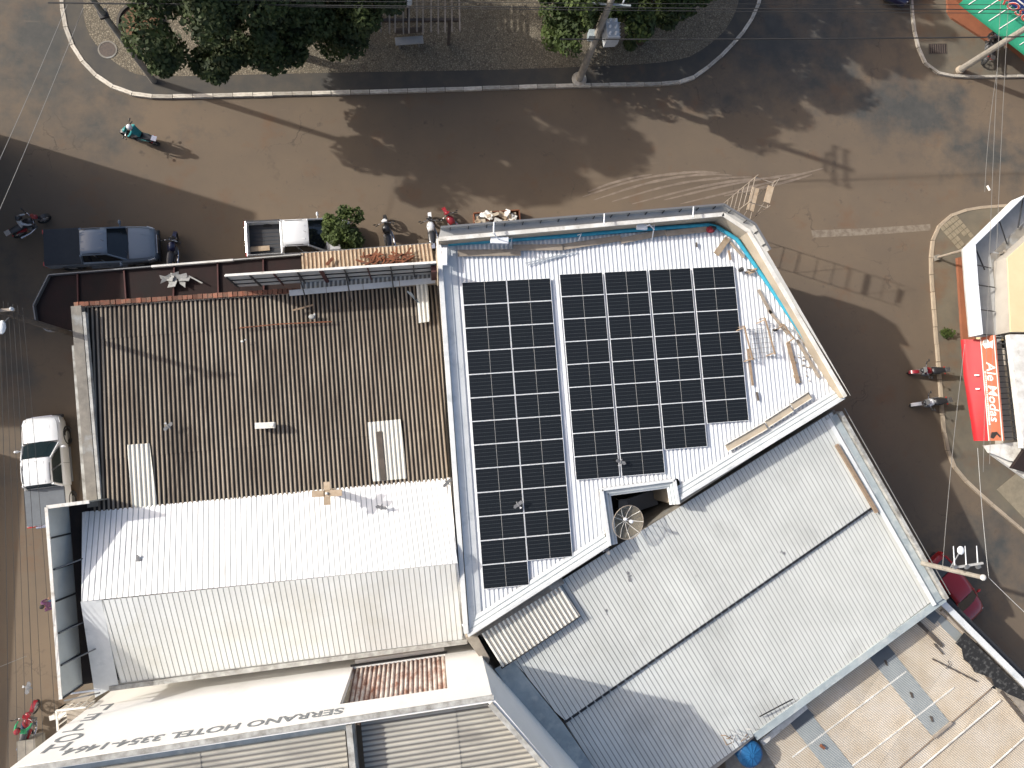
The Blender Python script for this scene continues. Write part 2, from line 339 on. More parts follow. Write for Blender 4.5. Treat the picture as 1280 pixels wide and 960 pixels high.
def mosaic_mat():
    m = bpy.data.materials.new('mosaic'); m.use_nodes = True; t = m.node_tree; N = t.nodes; L = t.links; b = N['Principled BSDF']
    b.inputs['Roughness'].default_value = 0.9
    tc = N.new('ShaderNodeTexCoord'); v = N.new('ShaderNodeTexVoronoi'); v.inputs['Scale'].default_value = 9.5; L.new(tc.outputs['Object'], v.inputs['Vector'])
    e = N.new('ShaderNodeTexVoronoi'); e.feature = 'DISTANCE_TO_EDGE'; e.inputs['Scale'].default_value = 9.5; L.new(tc.outputs['Object'], e.inputs['Vector'])
    rp = N.new('ShaderNodeValToRGB'); rp.color_ramp.elements[0].color = (0.13,0.11,0.075,1); rp.color_ramp.elements[1].color = (0.27,0.235,0.17,1)
    L.new(v.outputs['Color'], rp.inputs[0])
    r = N.new('ShaderNodeMapRange'); r.inputs[1].default_value = 0.03; r.inputs[2].default_value = 0.15; L.new(e.outputs['Distance'], r.inputs[0])
    x = N.new('ShaderNodeMix'); x.data_type='RGBA'; L.new(r.outputs[0], x.inputs[0]); x.inputs[6].default_value = (0.085,0.07,0.05,1); L.new(rp.outputs[0], x.inputs[7])
    L.new(x.outputs[2], b.inputs['Base Color'])
    bp = N.new('ShaderNodeBump'); bp.inputs['Distance'].default_value = 0.01; L.new(r.outputs[0], bp.inputs['Height']); L.new(bp.outputs[0], b.inputs['Normal'])
    MATS['mosaic'] = m
mosaic_mat()
def solar_mat():
    m = bpy.data.materials.new('solar_cells'); m.use_nodes = True; t = m.node_tree; N = t.nodes; L = t.links; b = N['Principled BSDF']
    b.inputs['Roughness'].default_value = 0.12; b.inputs['Specular IOR Level'].default_value = 0.35
    tc = N.new('ShaderNodeTexCoord'); sp = N.new('ShaderNodeSeparateXYZ'); L.new(tc.outputs['Object'], sp.inputs[0])
    def line(axis, pitch, wd):
        a = N.new('ShaderNodeMath'); a.operation='DIVIDE'; a.inputs[1].default_value = pitch; L.new(sp.outputs[axis], a.inputs[0])
        f = N.new('ShaderNodeMath'); f.operation='FRACT'; L.new(a.outputs[0], f.inputs[0])
        g = N.new('ShaderNodeMath'); g.operation='SUBTRACT'; g.inputs[1].default_value = 0.5; L.new(f.outputs[0], g.inputs[0])
        h = N.new('ShaderNodeMath'); h.operation='ABSOLUTE'; L.new(g.outputs[0], h.inputs[0])
        k = N.new('ShaderNodeMath'); k.operation='GREATER_THAN'; k.inputs[1].default_value = 0.5-wd/pitch/2; L.new(h.outputs[0], k.inputs[0])
        return k.outputs[0]
    ly = line('Y', 0.163, 0.011); lx = line('X', 0.0805, 0.006)
    def mx(fac, a, c):
        x = N.new('ShaderNodeMix'); x.data_type='RGBA'; L.new(fac, x.inputs[0])
        if isinstance(a, tuple): x.inputs[6].default_value = a
        else: L.new(a, x.inputs[6])
        x.inputs[7].default_value = c; return x.outputs[2]
    cur = mx(lx, (0.0105,0.0125,0.0145,1), (0.016,0.020,0.024,1)); cur = mx(ly, cur, (0.055,0.062,0.066,1))
    L.new(cur, b.inputs['Base Color']); MATS['solar_cells'] = m
solar_mat()
# ---------------------------------------------------------------- corrugated sheets
PROF = {'trap': ((0.0,0.0),(0.42,0.0),(0.52,1.0),(0.86,1.0),(0.96,0.0)),
        'rib': ((0.0,1.0),(0.80,1.0),(0.84,0.0),(0.96,0.0)),
        'wave': ((0.0,0.0),(0.14,0.19),(0.28,0.72),(0.42,1.0),(0.58,1.0),(0.72,0.72),(0.86,0.19)),
        'fine': ((0.0,0.0),(0.5,1.0))}
def sheets(parent, name, poly, along, pitch, height, m, prof='trap', per=5, cuts=(), lift=0.02, jitter=0.0, smooth=False):
    """lay corrugated sheets on the plane polygon `poly`, ribs along `along`; each sheet is one part"""
    poly = [Vector(p) for p in poly]; ev = Vector(along)
    n = Vector((0,0,0)); c0 = poly[0]
    for i in range(1, len(poly)-1): n += (poly[i]-c0).cross(poly[i+1]-c0)
    n.normalize()
    if n.z < 0: n = -n
    ev = (ev - n*ev.dot(n)).normalized(); eu = ev.cross(n)
    uv = [((p-c0).dot(eu), (p-c0).dot(ev)) for p in poly]
    umin = min(u for u,_ in uv); umax = max(u for u,_ in uv)
    def span(u):
        u = min(max(u, umin+1e-4), umax-1e-4); xs = []
        for i in range(len(uv)):
            (a,b),(c,d) = uv[i], uv[(i+1)%len(uv)]
            if (a <= u) != (c <= u): xs.append(b+(d-b)*(u-a)/(c-a))
        return (min(xs), max(xs)) if len(xs) >= 2 else None
    cuts = [-1e6]+sorted(cuts)+[1e6]; out = []
    nr = int(math.ceil((umax-umin)/pitch)); k = 0
    while k < nr:
        us = [(umin+(q+f)*pitch, h) for q in range(k, min(k+per, nr)) for f,h in PROF[prof]] + [(umin+min(k+per,nr)*pitch, PROF[prof][0][1])]
        us = [(min(u, umax), h) for u,h in us]
        for j in range(len(cuts)-1):
            mb = MB(); mb.h = []; prev = None; jz = random.uniform(-1,1)*jitter; ja = random.uniform(-1,1)*jitter*2
            for u,h in us:
                s = span(u)
                if not s: prev=None; continue
                a = max(s[0], cuts[j]); b = min(s[1], cuts[j+1] + (0.12 if j < len(cuts)-2 else 0) + ja)
                if b-a < 0.02: prev=None; continue
                i0 = len(mb.v); base = c0+eu*u; top = n*(h*height + jz + 0.004*(k//per%2))
                mb.v += [base+ev*a+top, base+ev*b+top+n*(lift if j < len(cuts)-2 else 0)]; mb.h += [h,h]
                if prev is not None: mb.f.append((prev, i0, i0+1, prev+1))
                prev = i0
            if mb.f: out.append(obj(name, mb, m, parent, smooth=smooth, fix=False))
        k += per
    return out
def uvcut(poly, along, pts):
    """v positions of given points along a sheet's ribs"""
    poly=[Vector(p) for p in poly]; n=(poly[1]-poly[0]).cross(poly[2]-poly[0]).normalized()
    ev=Vector(along); ev=(ev-n*ev.dot(n)).normalized(); return [(Vector(p)-poly[0]).dot(ev) for p in pts]
def text_mesh(s, size, shear=0.0, ext=0.006, space=1.0, width=1.0, bold=0.0):
    cu = bpy.data.curves.new('t','FONT'); cu.body = s; cu.size = size; cu.shear = shear; cu.extrude = ext; cu.space_character = space
    cu.align_x = 'CENTER'; cu.align_y = 'CENTER'; cu.offset = bold; cu.resolution_u = 3
    o = bpy.data.objects.new('t', cu); COL.objects.link(o); dg = bpy.context.evaluated_depsgraph_get()
    me = bpy.data.meshes.new_from_object(o.evaluated_get(dg)); bpy.data.objects.remove(o); bpy.data.curves.remove(cu)
    return me
def text_on(name, s, size, centre, xdir, ydir, m, parent, shear=0.0, space=1.0, bold=0.0, xs=1.0):
    me = text_mesh(s, size, shear, 0.006, space, 1.0, bold); X=Vector(xdir).normalized(); Y=Vector(ydir); Y=(Y-X*Y.dot(X)).normalized(); N=X.cross(Y)
    mw = Matrix((X*xs,Y,N)).transposed().to_4x4(); mw.translation = Vector(centre)-org(parent); me.transform(mw); me.materials.clear(); me.materials.append(m)
    o = bpy.data.objects.new(name, me); COL.objects.link(o); o.parent = parent; ORG[o.name] = org(parent); return o
# ================================================================ SETTING
_xs=[-160,-90,-60]+[-40+.8*i for i in range(101)]+[60,90,160]; _rm=MB(); _nx=len(_xs)
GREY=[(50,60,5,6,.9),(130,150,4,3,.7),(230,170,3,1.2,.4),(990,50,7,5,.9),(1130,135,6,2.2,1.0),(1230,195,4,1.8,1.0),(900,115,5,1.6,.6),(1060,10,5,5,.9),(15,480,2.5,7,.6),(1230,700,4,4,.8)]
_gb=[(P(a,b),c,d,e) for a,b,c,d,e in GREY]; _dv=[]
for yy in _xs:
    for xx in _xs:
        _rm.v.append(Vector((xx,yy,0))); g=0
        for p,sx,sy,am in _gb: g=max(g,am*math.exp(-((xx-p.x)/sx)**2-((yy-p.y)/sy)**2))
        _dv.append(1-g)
for j in range(_nx-1):
    for i in range(_nx-1): _rm.f.append((j*_nx+i,j*_nx+i+1,(j+1)*_nx+i+1,(j+1)*_nx+i))
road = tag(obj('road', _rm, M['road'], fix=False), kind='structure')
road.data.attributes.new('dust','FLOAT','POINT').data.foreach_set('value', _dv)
def PL(pts, z=0.0): return [P(x,y,z) for x,y in pts]
def resample(pts, step):
    pts=[Vector(p) for p in pts]; d=[0]
    for a,b in zip(pts,pts[1:]): d.append(d[-1]+(b-a).length)
    n=max(1,round(d[-1]/step)); out=[]
    for i in range(n+1):
        t=d[-1]*i/n; k=0
        while k<len(d)-2 and d[k+1]<t: k+=1
        out.append(pts[k].lerp(pts[k+1], (t-d[k])/max(1e-6,d[k+1]-d[k])))
    return out
def smooth_line(pts, it=2):
    for _ in range(it):
        q=[pts[0]]
        for a,b in zip(pts,pts[1:]): q += [a.lerp(b,0.25), a.lerp(b,0.75)]
        pts=q+[pts[-1]]
    return pts
_km = MB().box((0,0,0),1,1,1); KERB={}
def kerb(parent, pts, wd, ht, m, step=1.0):
    if m.name not in KERB:
        o=obj('kerb_stone', _km, m, parent); KERB[m.name]=o.data; bpy.data.objects.remove(o)
    r=resample(pts, step)
    for a,b in zip(r,r[1:]):
        o=bpy.data.objects.new('kerb_stone', KERB[m.name]); COL.objects.link(o); o.parent=parent
        d=b-a; c=(a+b)/2; o.location=(c.x+random.uniform(-.008,.008), c.y+random.uniform(-.008,.008), ht/2-0.01+random.uniform(-.006,.006))
        o.rotation_euler=(random.uniform(-.02,.02),0,math.atan2(d.y,d.x)+random.uniform(-.012,.012)); o.scale=(d.length-0.03, wd*random.uniform(.92,1.06), ht+0.02)
# plaza island at the top of the picture
KP=[(60,-150),(74,-40),(77,0),(80,30),(92,62),(115,92),(145,112),(180,121),(240,120.5),(320,118),(450,115),(600,110.5),(700,107),(800,105.5),(850,104),(870,96),(900,72),(930,40),(945,15),(952,-10),(985,-150)]
kl=smooth_line(PL(KP,0.1),2)
far=[P(1010,-420), P(30,-420)]
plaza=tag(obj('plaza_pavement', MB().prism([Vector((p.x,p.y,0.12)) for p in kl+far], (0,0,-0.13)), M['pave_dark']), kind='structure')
IN=[(92,-150),(102,-40),(104,0),(105,30),(118,55),(140,76),(165,92),(190,96),(240,95),(450,90),(600,88),(720,84),(850,78),(885,58),(910,35),(926,0),(945,-150)]
il=smooth_line(PL(IN,0.12),2)
tag(obj('mosaic_pavement', MB().poly([Vector((p.x,p.y,0.126)) for p in il]+[P(960,-400,0.126),P(80,-400,0.126)]), M['mosaic']), kind='structure')
kerb(plaza, kl, 0.20, 0.15, M['kerb'])
# corner pavement at the top right
KT=[(1136,-120),(1139,-10),(1141,25),(1146,55),(1156,80),(1173,92.5),(1198,96),(1240,95.5),(1290,95),(1420,90)]
tl=smooth_line(PL(KT,0.1),2)
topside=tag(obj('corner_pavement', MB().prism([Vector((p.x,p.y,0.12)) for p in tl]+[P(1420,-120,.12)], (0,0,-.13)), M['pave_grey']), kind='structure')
kerb(topside, tl, 0.14, 0.15, M['kerb'])
# pavement on the right
KR=[(1420,252),(1290,256),(1245,257.5),(1205,262),(1182,272),(1167,292),(1163,325),(1167,380),(1172,440),(1177,500),(1180,545),(1190,582),(1210,604),(1245,635),(1290,672),(1420,790)]
rl=smooth_line(PL(KR,0.1),2)
rside=tag(obj('side_pavement', MB().prism([Vector((p.x,p.y,0.12)) for p in rl]+[P(1420,600,.12)], (0,0,-.13)), M['pave_grey']), kind='structure')
kerb(rside, rl, 0.17, 0.15, M['kerb_tan'])
# tactile tiles on the right pavement corner
t0,t1,t2,t3=PL([(1174,284),(1195,268),(1222,300),(1203,318)],0.124)
for i in range(6):
    for j in range(5):
        if (i,j) in ((4,2),(4,3),(5,1),(3,2)): continue
        q=lambda u,v:t0.lerp(t1,u).lerp(t3.lerp(t2,u),v)
        a=0.012; mbq=MB().slab([q(j/5+a,i/6+a)+Z*.02,q((j+1)/5-a,i/6+a)+Z*.02,q((j+1)/5-a,(i+1)/6-a)+Z*.02,q(j/5+a,(i+1)/6-a)+Z*.02],.025)
        obj('paving_tile', mbq, M['pave_tile'], rside)
# concrete area lower on the right pavement
obj('paving_patch', MB().slab(PL([(1246,612),(1285,580),(1330,690),(1300,668)],0.14),.02), M['pave_tile'], rside)
# west street: browner dust along the house fronts, building aprons
apron=tag(obj('west_pavement', MB().slab(PL([(112,430),(152,400),(190,900),(85,960),(78,905)],0.06),.07), M['pave_grey']), kind='structure')
# dusty curved tyre sweeps and worn road marking
streaks=[((728,246),(800,222),(870,214),(900,216)),((742,250),(815,226),(880,217),(915,219)),((765,252),(840,230),(900,222),(940,221)),((790,255),(870,234),(930,224),(975,222)),
 ((830,250),(900,233),(960,222),(1000,217)),((850,255),(930,236),(985,222),(1030,210)),((905,245),(950,235),(990,226),(1015,218)),((735,240),(760,230),(790,222),(815,218))]
for i,s in enumerate(streaks):
    l=smooth_line(PL(s,0.004+0.001*i),3); mb=MB(); n=len(l); vs_=[]; 
    for k,p in enumerate(l):
        d=(l[min(k+1,n-1)]-l[max(k-1,0)]).normalized(); sd=Vector((-d.y,d.x,0))*(0.06*math.sin(math.pi*(k+.3)/(n-.4))+0.012)*random.uniform(.7,1.2); vs_+= [p+sd,p-sd]
    mb.add(vs_, [(2*k,2*k+1,2*k+3,2*k+2) for k in range(n-1)])
    tag(obj('dust_track', mb, M['dust'], road), kind='stuff')
obj('road_marking', MB().poly(PL([(1014,288),(1090,285),(1163,280),(1163,288),(1090,293.5),(1016,297)],0.004)), M['paint_worn'], road)
# manhole cover and drain grate
mc=thing('manhole_cover','round iron manhole cover in a concrete ring on the plaza','cover',P(134.5,62,0.126))
c=P(134.5,62,0.126); obj('ring', MB().lathe([(0.42,0),(0.48,0.0),(0.48,0.022),(0.40,0.022),(0.40,0)],c,28,cap=False), M['concrete'], mc); obj('plate', MB().lathe([(0.0,0.014),(0.385,0.014),(0.385,0)],c,28,cap=False), M['cover'], mc)
dg=thing('drain_grate','rectangular iron drain grate set in the corner pavement','grate',P(1172,61,.12))
a,b,c_,d_=PL([(1161,55),(1183,55),(1183.5,67),(1161.5,67)],0.125)
fr=MB()
for p,q in ((a,b),(b,c_),(c_,d_),(d_,a)): fr.beam(p,q,.05,.03)
obj('frame',fr,M['drain_iron'],dg); obj('pit',MB().poly([a,b,c_,d_]),M['dark_gap'],dg)
for i in range(1,8):
    u=i/8; obj('bar',MB().beam(a.lerp(b,u)+Z*.006,d_.lerp(c_,u)+Z*.006,.05,.02),M['cover'],dg)
# ================================================================ SOLAR BUILDING
ZS=6.0; ZP=7.0
B1=thing('shop_building','corner building with white ribbed roof, tall beige parapet and solar panels','building',(P(780,450,0)))
N0,N1,N2,N3=P(548,297,ZP),P(904,266,ZP),P(937,288,ZP),P(1058,495,6.62)       # outer top line of the parapet
S0=P(585,797,6.3)
def xy(p,z): return Vector((p.x,p.y,z))
def inset(p,q,d):   # shift towards south-west side
    e=(q-p); nrm=Vector((e.y,-e.x,0)).normalized(); return p+nrm*d,q+nrm*d
# walls to the ground
SEc=xy(P(1058,495,6.3),0); N3g=xy(N3,0)
foot=[xy(N0,0),xy(N1,0),xy(N2,0),N3g, xy(P(1052,500,6.3),0)]
well=[P(848,630,6.3),P(843,600,6.3),P(752,612,6.3),P(762,682,6.3)]
def wallpoly(parent,name,pts,z0,z1,th,m):
    for p,q in zip(pts,pts[1:]): obj(name,MB().wall(p,q,z0,z1,th),m,parent)
par=[N0,N1,N2,N3]
ipar=[]
for k in range(3):
    obj('wall',MB().wall(par[k],par[k+1],0,ZS+.2,0.2),M['render_beige'],B1)
    obj('parapet',MB().prism([par[k],par[k+1],*reversed(inset(par[k],par[k+1],.13))],(0,0,-.95)),M['render_beige'],B1)
    a,b=inset(par[k],par[k+1],.08); obj('coping',MB().beam(a+Z*.03,b+Z*.03,.18,.05),M['cap_white'],B1)
# south-east and west walls
for p,q in ((N3g,well[0]),(well[3],S0),(S0,N0)): obj('wall',MB().wall(p,q,0,ZS+.1,.18),M['render_beige'],B1)
for p,q in zip(well,well[1:]): obj('well_wall',MB().wall(p,q,0,ZS+.1,.12),M['render_beige'],B1)
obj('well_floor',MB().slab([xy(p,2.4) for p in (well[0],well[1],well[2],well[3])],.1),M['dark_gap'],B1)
# ribbed roof
ra=P(552,308,ZS); rb=P(893,284,ZS); rc=P(922,302,ZS); rd=P(1048,489,ZS)
roofp=[ra,rb,rc,rd,P(852,613,ZS),P(848,598,ZS),P(748,610,ZS),P(757,672,ZS),P(588,782,ZS)]
U=(P(918,333,ZS)-P(577,353,ZS)).normalized(); V=(P(602.5,737,ZS)-P(577,353,ZS)).normalized()
U=(U-V*U.dot(V)*0.5).normalized(); V=(V-U*V.dot(U)).normalized()
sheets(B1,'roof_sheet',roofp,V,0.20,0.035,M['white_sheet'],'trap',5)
# flashings
fl=MB().wall(xy(P(548,297,6.5),0),xy(P(583,793,6.5),0),5.9,6.36,.20); obj('west_upstand',fl,M['flash'],B1)
a0,a1=P(556,303,6.3),P(591,786,6.3); 
obj('flashing',MB().prism([P(551,301,6.24),P(561,303,6.14),P(595,780,6.14),P(587,791,6.24)],(0,0,-.03)),M['flash'],B1)
obj('flashing',MB().prism([P(561,303,6.11),P(569,304,6.07),P(602,774,6.07),P(595,780,6.11)],(0,0,-.03)),M['flash'],B1)
def gutter(pts,w0,parent,m,name='gutter'):
    for p,q in zip(pts,pts[1:]):
        i0,i1=inset(p,q,w0); 
        obj(name,MB().beam(p,q,.10,.36),m,parent); obj(name,MB().prism([p+Z*.02,q+Z*.02,i1-Z*.12,i0-Z*.12],(0,0,-.03)),m,parent)
def flash_strip(p,q,wd,z0,z1,side=1):
    e=q-p; nrm=Vector((e.y,-e.x,0)).normalized()*side
    obj('flashing',MB().prism([xy(p,z0),xy(q,z0),xy(q+nrm*wd,z1),xy(p+nrm*wd,z1)],(0,0,-.03)),M['flash'],B1)
    obj('upstand',MB().wall(p,q,5.8,z0+.05,.12),M['flash'],B1)
    for f_ in (.35,.72): obj('fold',MB().beam(xy(p+nrm*wd*f_,z0+(z1-z0)*f_+.012),xy(q+nrm*wd*f_,z0+(z1-z0)*f_+.012),.03,.03),M['flash_blue'],B1)
flash_strip(P(1056,497,6.3),P(850,624,6.3),.52,6.24,6.12)
flash_strip(P(763,680,6.3),P(585,795,6.3),.52,6.24,6.12)
flash_strip(well[0],well[1],.34,6.32,6.1,-1); flash_strip(well[1],well[2],.34,6.32,6.1,-1); flash_strip(well[2],well[3],.42,6.32,6.1,-1)
# sign cladding seen from behind above the parapet
SG=thing('facade_sign','grey metal signboard fixed along the top of the beige parapet','signboard',P(730,275,7.6))
sg=[P(551,284,7.35),P(905,255.5,7.35),P(944,280,7.35),P(963,312,7.35)]
for k,(p,q) in enumerate(zip(sg,sg[1:])):
    obj('panel',MB().wall(p,q,5.6,7.33,.05),M['panel_grey'],SG)
    obj('ledge',MB().prism([xy(p,7.02),xy(q,7.02),xy(par[k+1],6.96),xy(par[k],6.96)],(0,0,-.04)),M['panel_grey'],SG)
    obj('top_rail',MB().beam(xy(p,7.35),xy(q,7.35),.09,.06),M['mid_steel'],SG)
    L_=(q-p).length; n=max(1,round(L_/0.78)); i0,i1=inset(p,q,.07)
    for j in range(n):
        r=xy(i0.lerp(i1,(j+.5)/n),6.9); obj('rib',MB().obox(r+Z*.24,(.03,0,0),(0,.04,0),(0,0,.40)),M['dark_steel'],SG)
# blue pipe along the parapet foot
pb=[P(560,305,6.18),P(700,295.5,6.18),P(800,287,6.18),P(886,281,6.18),P(897,284,6.18),P(921,299,6.18),P(960,355,6.18),P(1005,422,6.18),P(1040,476,6.18),P(1047,490,6.18)]
o=obj('water_pipe',MB().tube(pb,.10,8),M['pipe_blue'],smooth=True); tag(o,'bright blue pipe running along the foot of the beige parapet','pipe')
# ---------------------------------------------------------------- solar panels
pw,ph=2.002,1.032
def make_panel():
    r=thing('solar_panel','x','solar panel'); f=MB()
    for x,y,sx,sy in ((0,ph/2-.0075,pw,.015),(0,-ph/2+.0075,pw,.015),(pw/2-.0075,0,.015,ph-.03),(-pw/2+.0075,0,.015,ph-.03)): f.box((x,y,0.0),sx,sy,.04)
    obj('frame',f,M['white_metal'],r); obj('cells',MB().box((0,0,.004),pw-.03,ph-.03,.02),M['solar_cells'],r); obj('mid_bar',MB().box((0,0,.0152),.012,ph-.03,.004),M['panel_grey'],r)
    return r
ORD=['first','second','third','fourth','fifth','sixth','seventh','eighth','ninth','tenth','eleventh','twelfth','last']
CN4=['column beside the walkway strip','second column from the walkway strip','third column from the walkway strip','column facing the blue pipe']
first=make_panel(); used=[False]
def panel(px,py,cx,cy,u,v,label,group):
    r=first if not used[0] else copy_tree(first); used[0]=True
    o0=P(px,py,6.14); c=o0+u*cx+v*cy; r.location=c; r.rotation_euler=(random.uniform(-.006,.006),random.uniform(-.006,.006),math.atan2(u.y,u.x)); tag(r,label,None,group)
def axes(tl,tr,bl):
    a,b,c=P(*tl,6.14),P(*tr,6.14),P(*bl,6.14); u=(b-a).normalized(); v=(c-a); L_=(v-u*v.dot(u)).length
    v=Vector((u.y,-u.x,0)); return u,v,(b-a).length,(c-a).length
u,v,wl,hl=axes((577,353),(688,347),(602.5,737)); 
vv=(P(602.5,737,6.14)-P(577,353,6.14)).normalized(); ang=(math.atan2(u.y,u.x)+math.atan2(vv.y,vv.x)+math.pi/2)/2
u=Vector((math.cos(ang),math.sin(ang),0)); v=Vector((u.y,-u.x,0)); pu,pv=wl/2,hl/13
for r_ in range(13):
    for c_ in range(2):
        if r_==12 and c_==1: continue
        lab=f"black solar panel, {ORD[r_]} row from the parapet, two-column array, {'column beside the brown hall roof' if c_==0 else 'column beside the white walkway strip'}" if r_<12 else 'last solar panel standing alone at the foot of the two-column array'
        panel(577,353,(c_+.5)*pu,(r_+.5)*pv,u,v,lab,'solar panels of the two-column array')
print('ARR1',pu,pv,math.degrees(ang))
u2=(P(918,333,6.14)-P(698,343,6.14)); wl=u2.length; v2=(P(718,600.5,6.14)-P(698,343,6.14)); hl=v2.length
print('ARR2',wl/4,hl/9,math.degrees(math.atan2(u2.y,u2.x)),math.degrees(math.atan2(v2.y,v2.x))+90)
for c_,n in enumerate((9,9,8,7)):
    for r_ in range(n):
        panel(698,343,(c_+.5)*wl/4,(r_+.5)*hl/9,u,v,f"black solar panel, {ORD[r_]} row from the parapet, four-column array, {CN4[c_]}",'solar panels of the four-column array')
# ================================================================ CHURCH / BROWN ROOF
B2=thing('hall_building','long hall with dark weathered brown corrugated roof','building',P(330,490,0))
hA,hB,hC,hD=P(100,385,4.9),P(546,356,4.9),P(562,600,5.2),P(115,640,5.2)
dv=((hD-hA)+(hC-hB)).normalized()
cut=uvcut([hA,hB,hC,hD],dv,[P(300,408,4.95),P(300,510,5.05),P(300,556,5.1)])
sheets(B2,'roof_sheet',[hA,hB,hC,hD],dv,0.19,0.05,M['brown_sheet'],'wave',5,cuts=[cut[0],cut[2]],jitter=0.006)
for p,q in ((hA,hB),(hC,hD),(hD,hA),(hB,hC)): obj('wall',MB().wall(p,q,0,4.75,.2),M['wall_plain'],B2)
# west parapet
w0,w1=P(94,382,5.4),P(115,634,5.4)
obj('parapet',MB().wall(w0,w1,4.2,5.35,.42),M['concrete'],B2)
e=(w1-w0).normalized(); sd=Vector((e.y,-e.x,0))
for t in (0.02,): obj('plaster_strip',MB().beam(w0+e*.3-sd*.30+Z*-.18,w1-e*.3-sd*.30+Z*-.18,.12,.25),M['old_white'],B2)
obj('outer_ledge',MB().wall(w0+sd*.45+e*1.6,w1+sd*.5,4.4,4.75,.22),M['old_white'],B2)
# brick edge along the north eave
ba,bb=P(93,381,5.05),P(372,363,5.05); n=44
for i in range(n):
    p=ba.lerp(bb,(i+.06)/n); q=ba.lerp(bb,(i+.94)/n); obj('brick',MB().beam(p+Z*random.uniform(-.02,.03),q+Z*random.uniform(-.02,.03),.20+random.uniform(-.03,.03),.16),M['brick_edge'],B2)
# translucent and replacement sheets
for nm,q,m_ in (('clear_sheet',[(159,556),(187,554),(197,632),(166,636)],'clear_sheet'),('clear_sheet',[(459,528),(501,524),(509,598),(466,602)],'clear_sheet'),('clear_sheet',[(520,352),(535,351),(537,402),(523,404)],'clear_sheet')):
    pts=[P(x,y,5.22) for x,y in q]; sheets(B2,nm,pts,dv,.19,.045,M[m_],'wave',12)
pts=[P(x,y,5.285) for x,y in [(470,540),(477,538.5),(483,600),(476,601)]]; obj('bare_strip',MB().slab(pts,.01),M['wood_dark'],B2)
# ---------------------------------------------------------------- street canopy (dark red) in front of the hall
CN=thing('street_canopy','dark red rusty canopy deck over the pavement with thin white edge','canopy',P(250,365,0))
zc=3.3
cp=[P(62,344,zc),P(190,333,zc),P(292,325,zc),P(376,319,zc),P(378,372,zc),P(98,392,zc),P(90,414,zc),P(60,414,zc),P(46,402,zc),P(43,382,zc)]
obj('deck',MB().slab(cp,.06),M['canopy_red'],CN)
for (x0,y0,x1,y1) in ((97,341,98,385),(155,336,158,379),(218,331,217,371),(272,327,273,368),(329,323,330,366)):
    obj('joist',MB().beam(P(x0,y0,zc+.06),P(x1,y1,zc+.06),.06,.10),M['steel_red'],CN)
def edge(nm,pts,z,wd,ht,m,par_):
    for p,q in zip(pts,pts[1:]): obj(nm,MB().beam(P(*p,z),P(*q,z),wd,ht),m,par_)
edge('edge_rail',[(62,344),(190,333.5)],zc+.1,.05,.22,M['mid_steel'],CN)
edge('edge_trim',[(190,333.5),(292,325.3)],zc+.12,.09,.22,M['cap_white'],CN)
edge('edge_rail',[(292,325.3),(376,318.5)],zc+.1,.05,.22,M['panel_grey'],CN)
edge('edge_rail',[(62,344),(43,382),(46,402),(60,414),(90,414)],zc+.1,.05,.24,M['mid_steel'],CN)
for x,y in ((70,350),(190,338),(300,330),(52,396)): obj('post',MB().tube([P(x,y,zc)-Z*zc,P(x,y,zc)-Z*.06],.05,8),M['steel_red'],CN)
obj('blue_fascia',MB().beam(P(62,412,2.9),P(92,414,2.9),.05,.45),M['car_blue'],CN)
# cream corrugated awning
AW=thing('tin_awning','cream corrugated tin awning with rusty scrap lying on it','awning',P(455,322,0))
aq=[P(376,317,3.35),P(541,304,3.35),P(545,338,3.75),P(378,350,3.75)]
sheets(AW,'awning_sheet',aq,aq[3]-aq[0],.19,.03,M['tan_sheet'],'trap',5)
obj('edge_beam',MB().beam(aq[0]-Z*.06,aq[1]-Z*.06,.08,.1),M['mid_steel'],AW)
for x,y in ((382,320),(460,314),(536,308)): obj('post',MB().tube([xy(P(x,y,3.3),0),P(x,y,3.3)],.04,8),M['mid_steel'],AW)
SC=thing('scrap_heap','heap of rusty brown scrap iron on the cream tin awning','scrap',P(480,325,3.6))
rs=random.Random(3)
for i in range(46):
    x=rs.uniform(453,516); y=322-(x-480)*.05+rs.uniform(-5,7); p=P(x,y,3.68+rs.uniform(0,.14)); a=rs.uniform(-.7,.7) if i%3 else 1.2+rs.uniform(-.4,.4); l=rs.uniform(.15,.75)
    obj('scrap_piece',MB().obox(p,(l*math.cos(a),l*math.sin(a),rs.uniform(-.06,.06)),(-.07*math.sin(a),.07*math.cos(a),0),(0,0,.05)),M['rust'],SC)
obj('rod',MB().beam(P(452,329,3.75),P(512,326,3.75),.05,.05),M['wood_dark'],SC)
o=obj('rust_strip',MB().beam(P(408,331,3.8),P(416,322.5,3.68),.14,.04),M['rust']); tag(o,'bent rusty metal strip lying alone on the cream tin awning','scrap')
# billboard seen from behind
BB=thing('billboard','large billboard seen from behind, grey panels in a dark red steel frame','billboard',P(420,350,4.6))
t0,t1=P(282,344.5,7.3),P(545,328,7.3); zb=5.15
b0=xy(P(304,361,7.0),0); 
e=(t1-t0).normalized(); sd=Vector((e.y,-e.x,0))
Lb=(t1-t0).length; n=9
for i in range(n):
    for j in range(3):
        p=t0+e*(Lb*i/n+.02); q=t0+e*(Lb*(i+1)/n-.02); z0=zb+(7.3-zb)*j/3+.02; z1=zb+(7.3-zb)*(j+1)/3-.02
        obj('panel',MB().wall(p,q,z0,z1,.03),M['panel_grey'],BB)
for i in range(n+1):
    p=xy(t0+e*Lb*i/n+sd*.06,0); heavy=(i==4); obj('upright',MB().obox(p+Z*(zb+7.3)/2,e*(.16 if heavy else .05),sd*.07,Z*(7.3-zb)),M['steel_red' if heavy or i%4==2 else 'dark_steel'],BB)
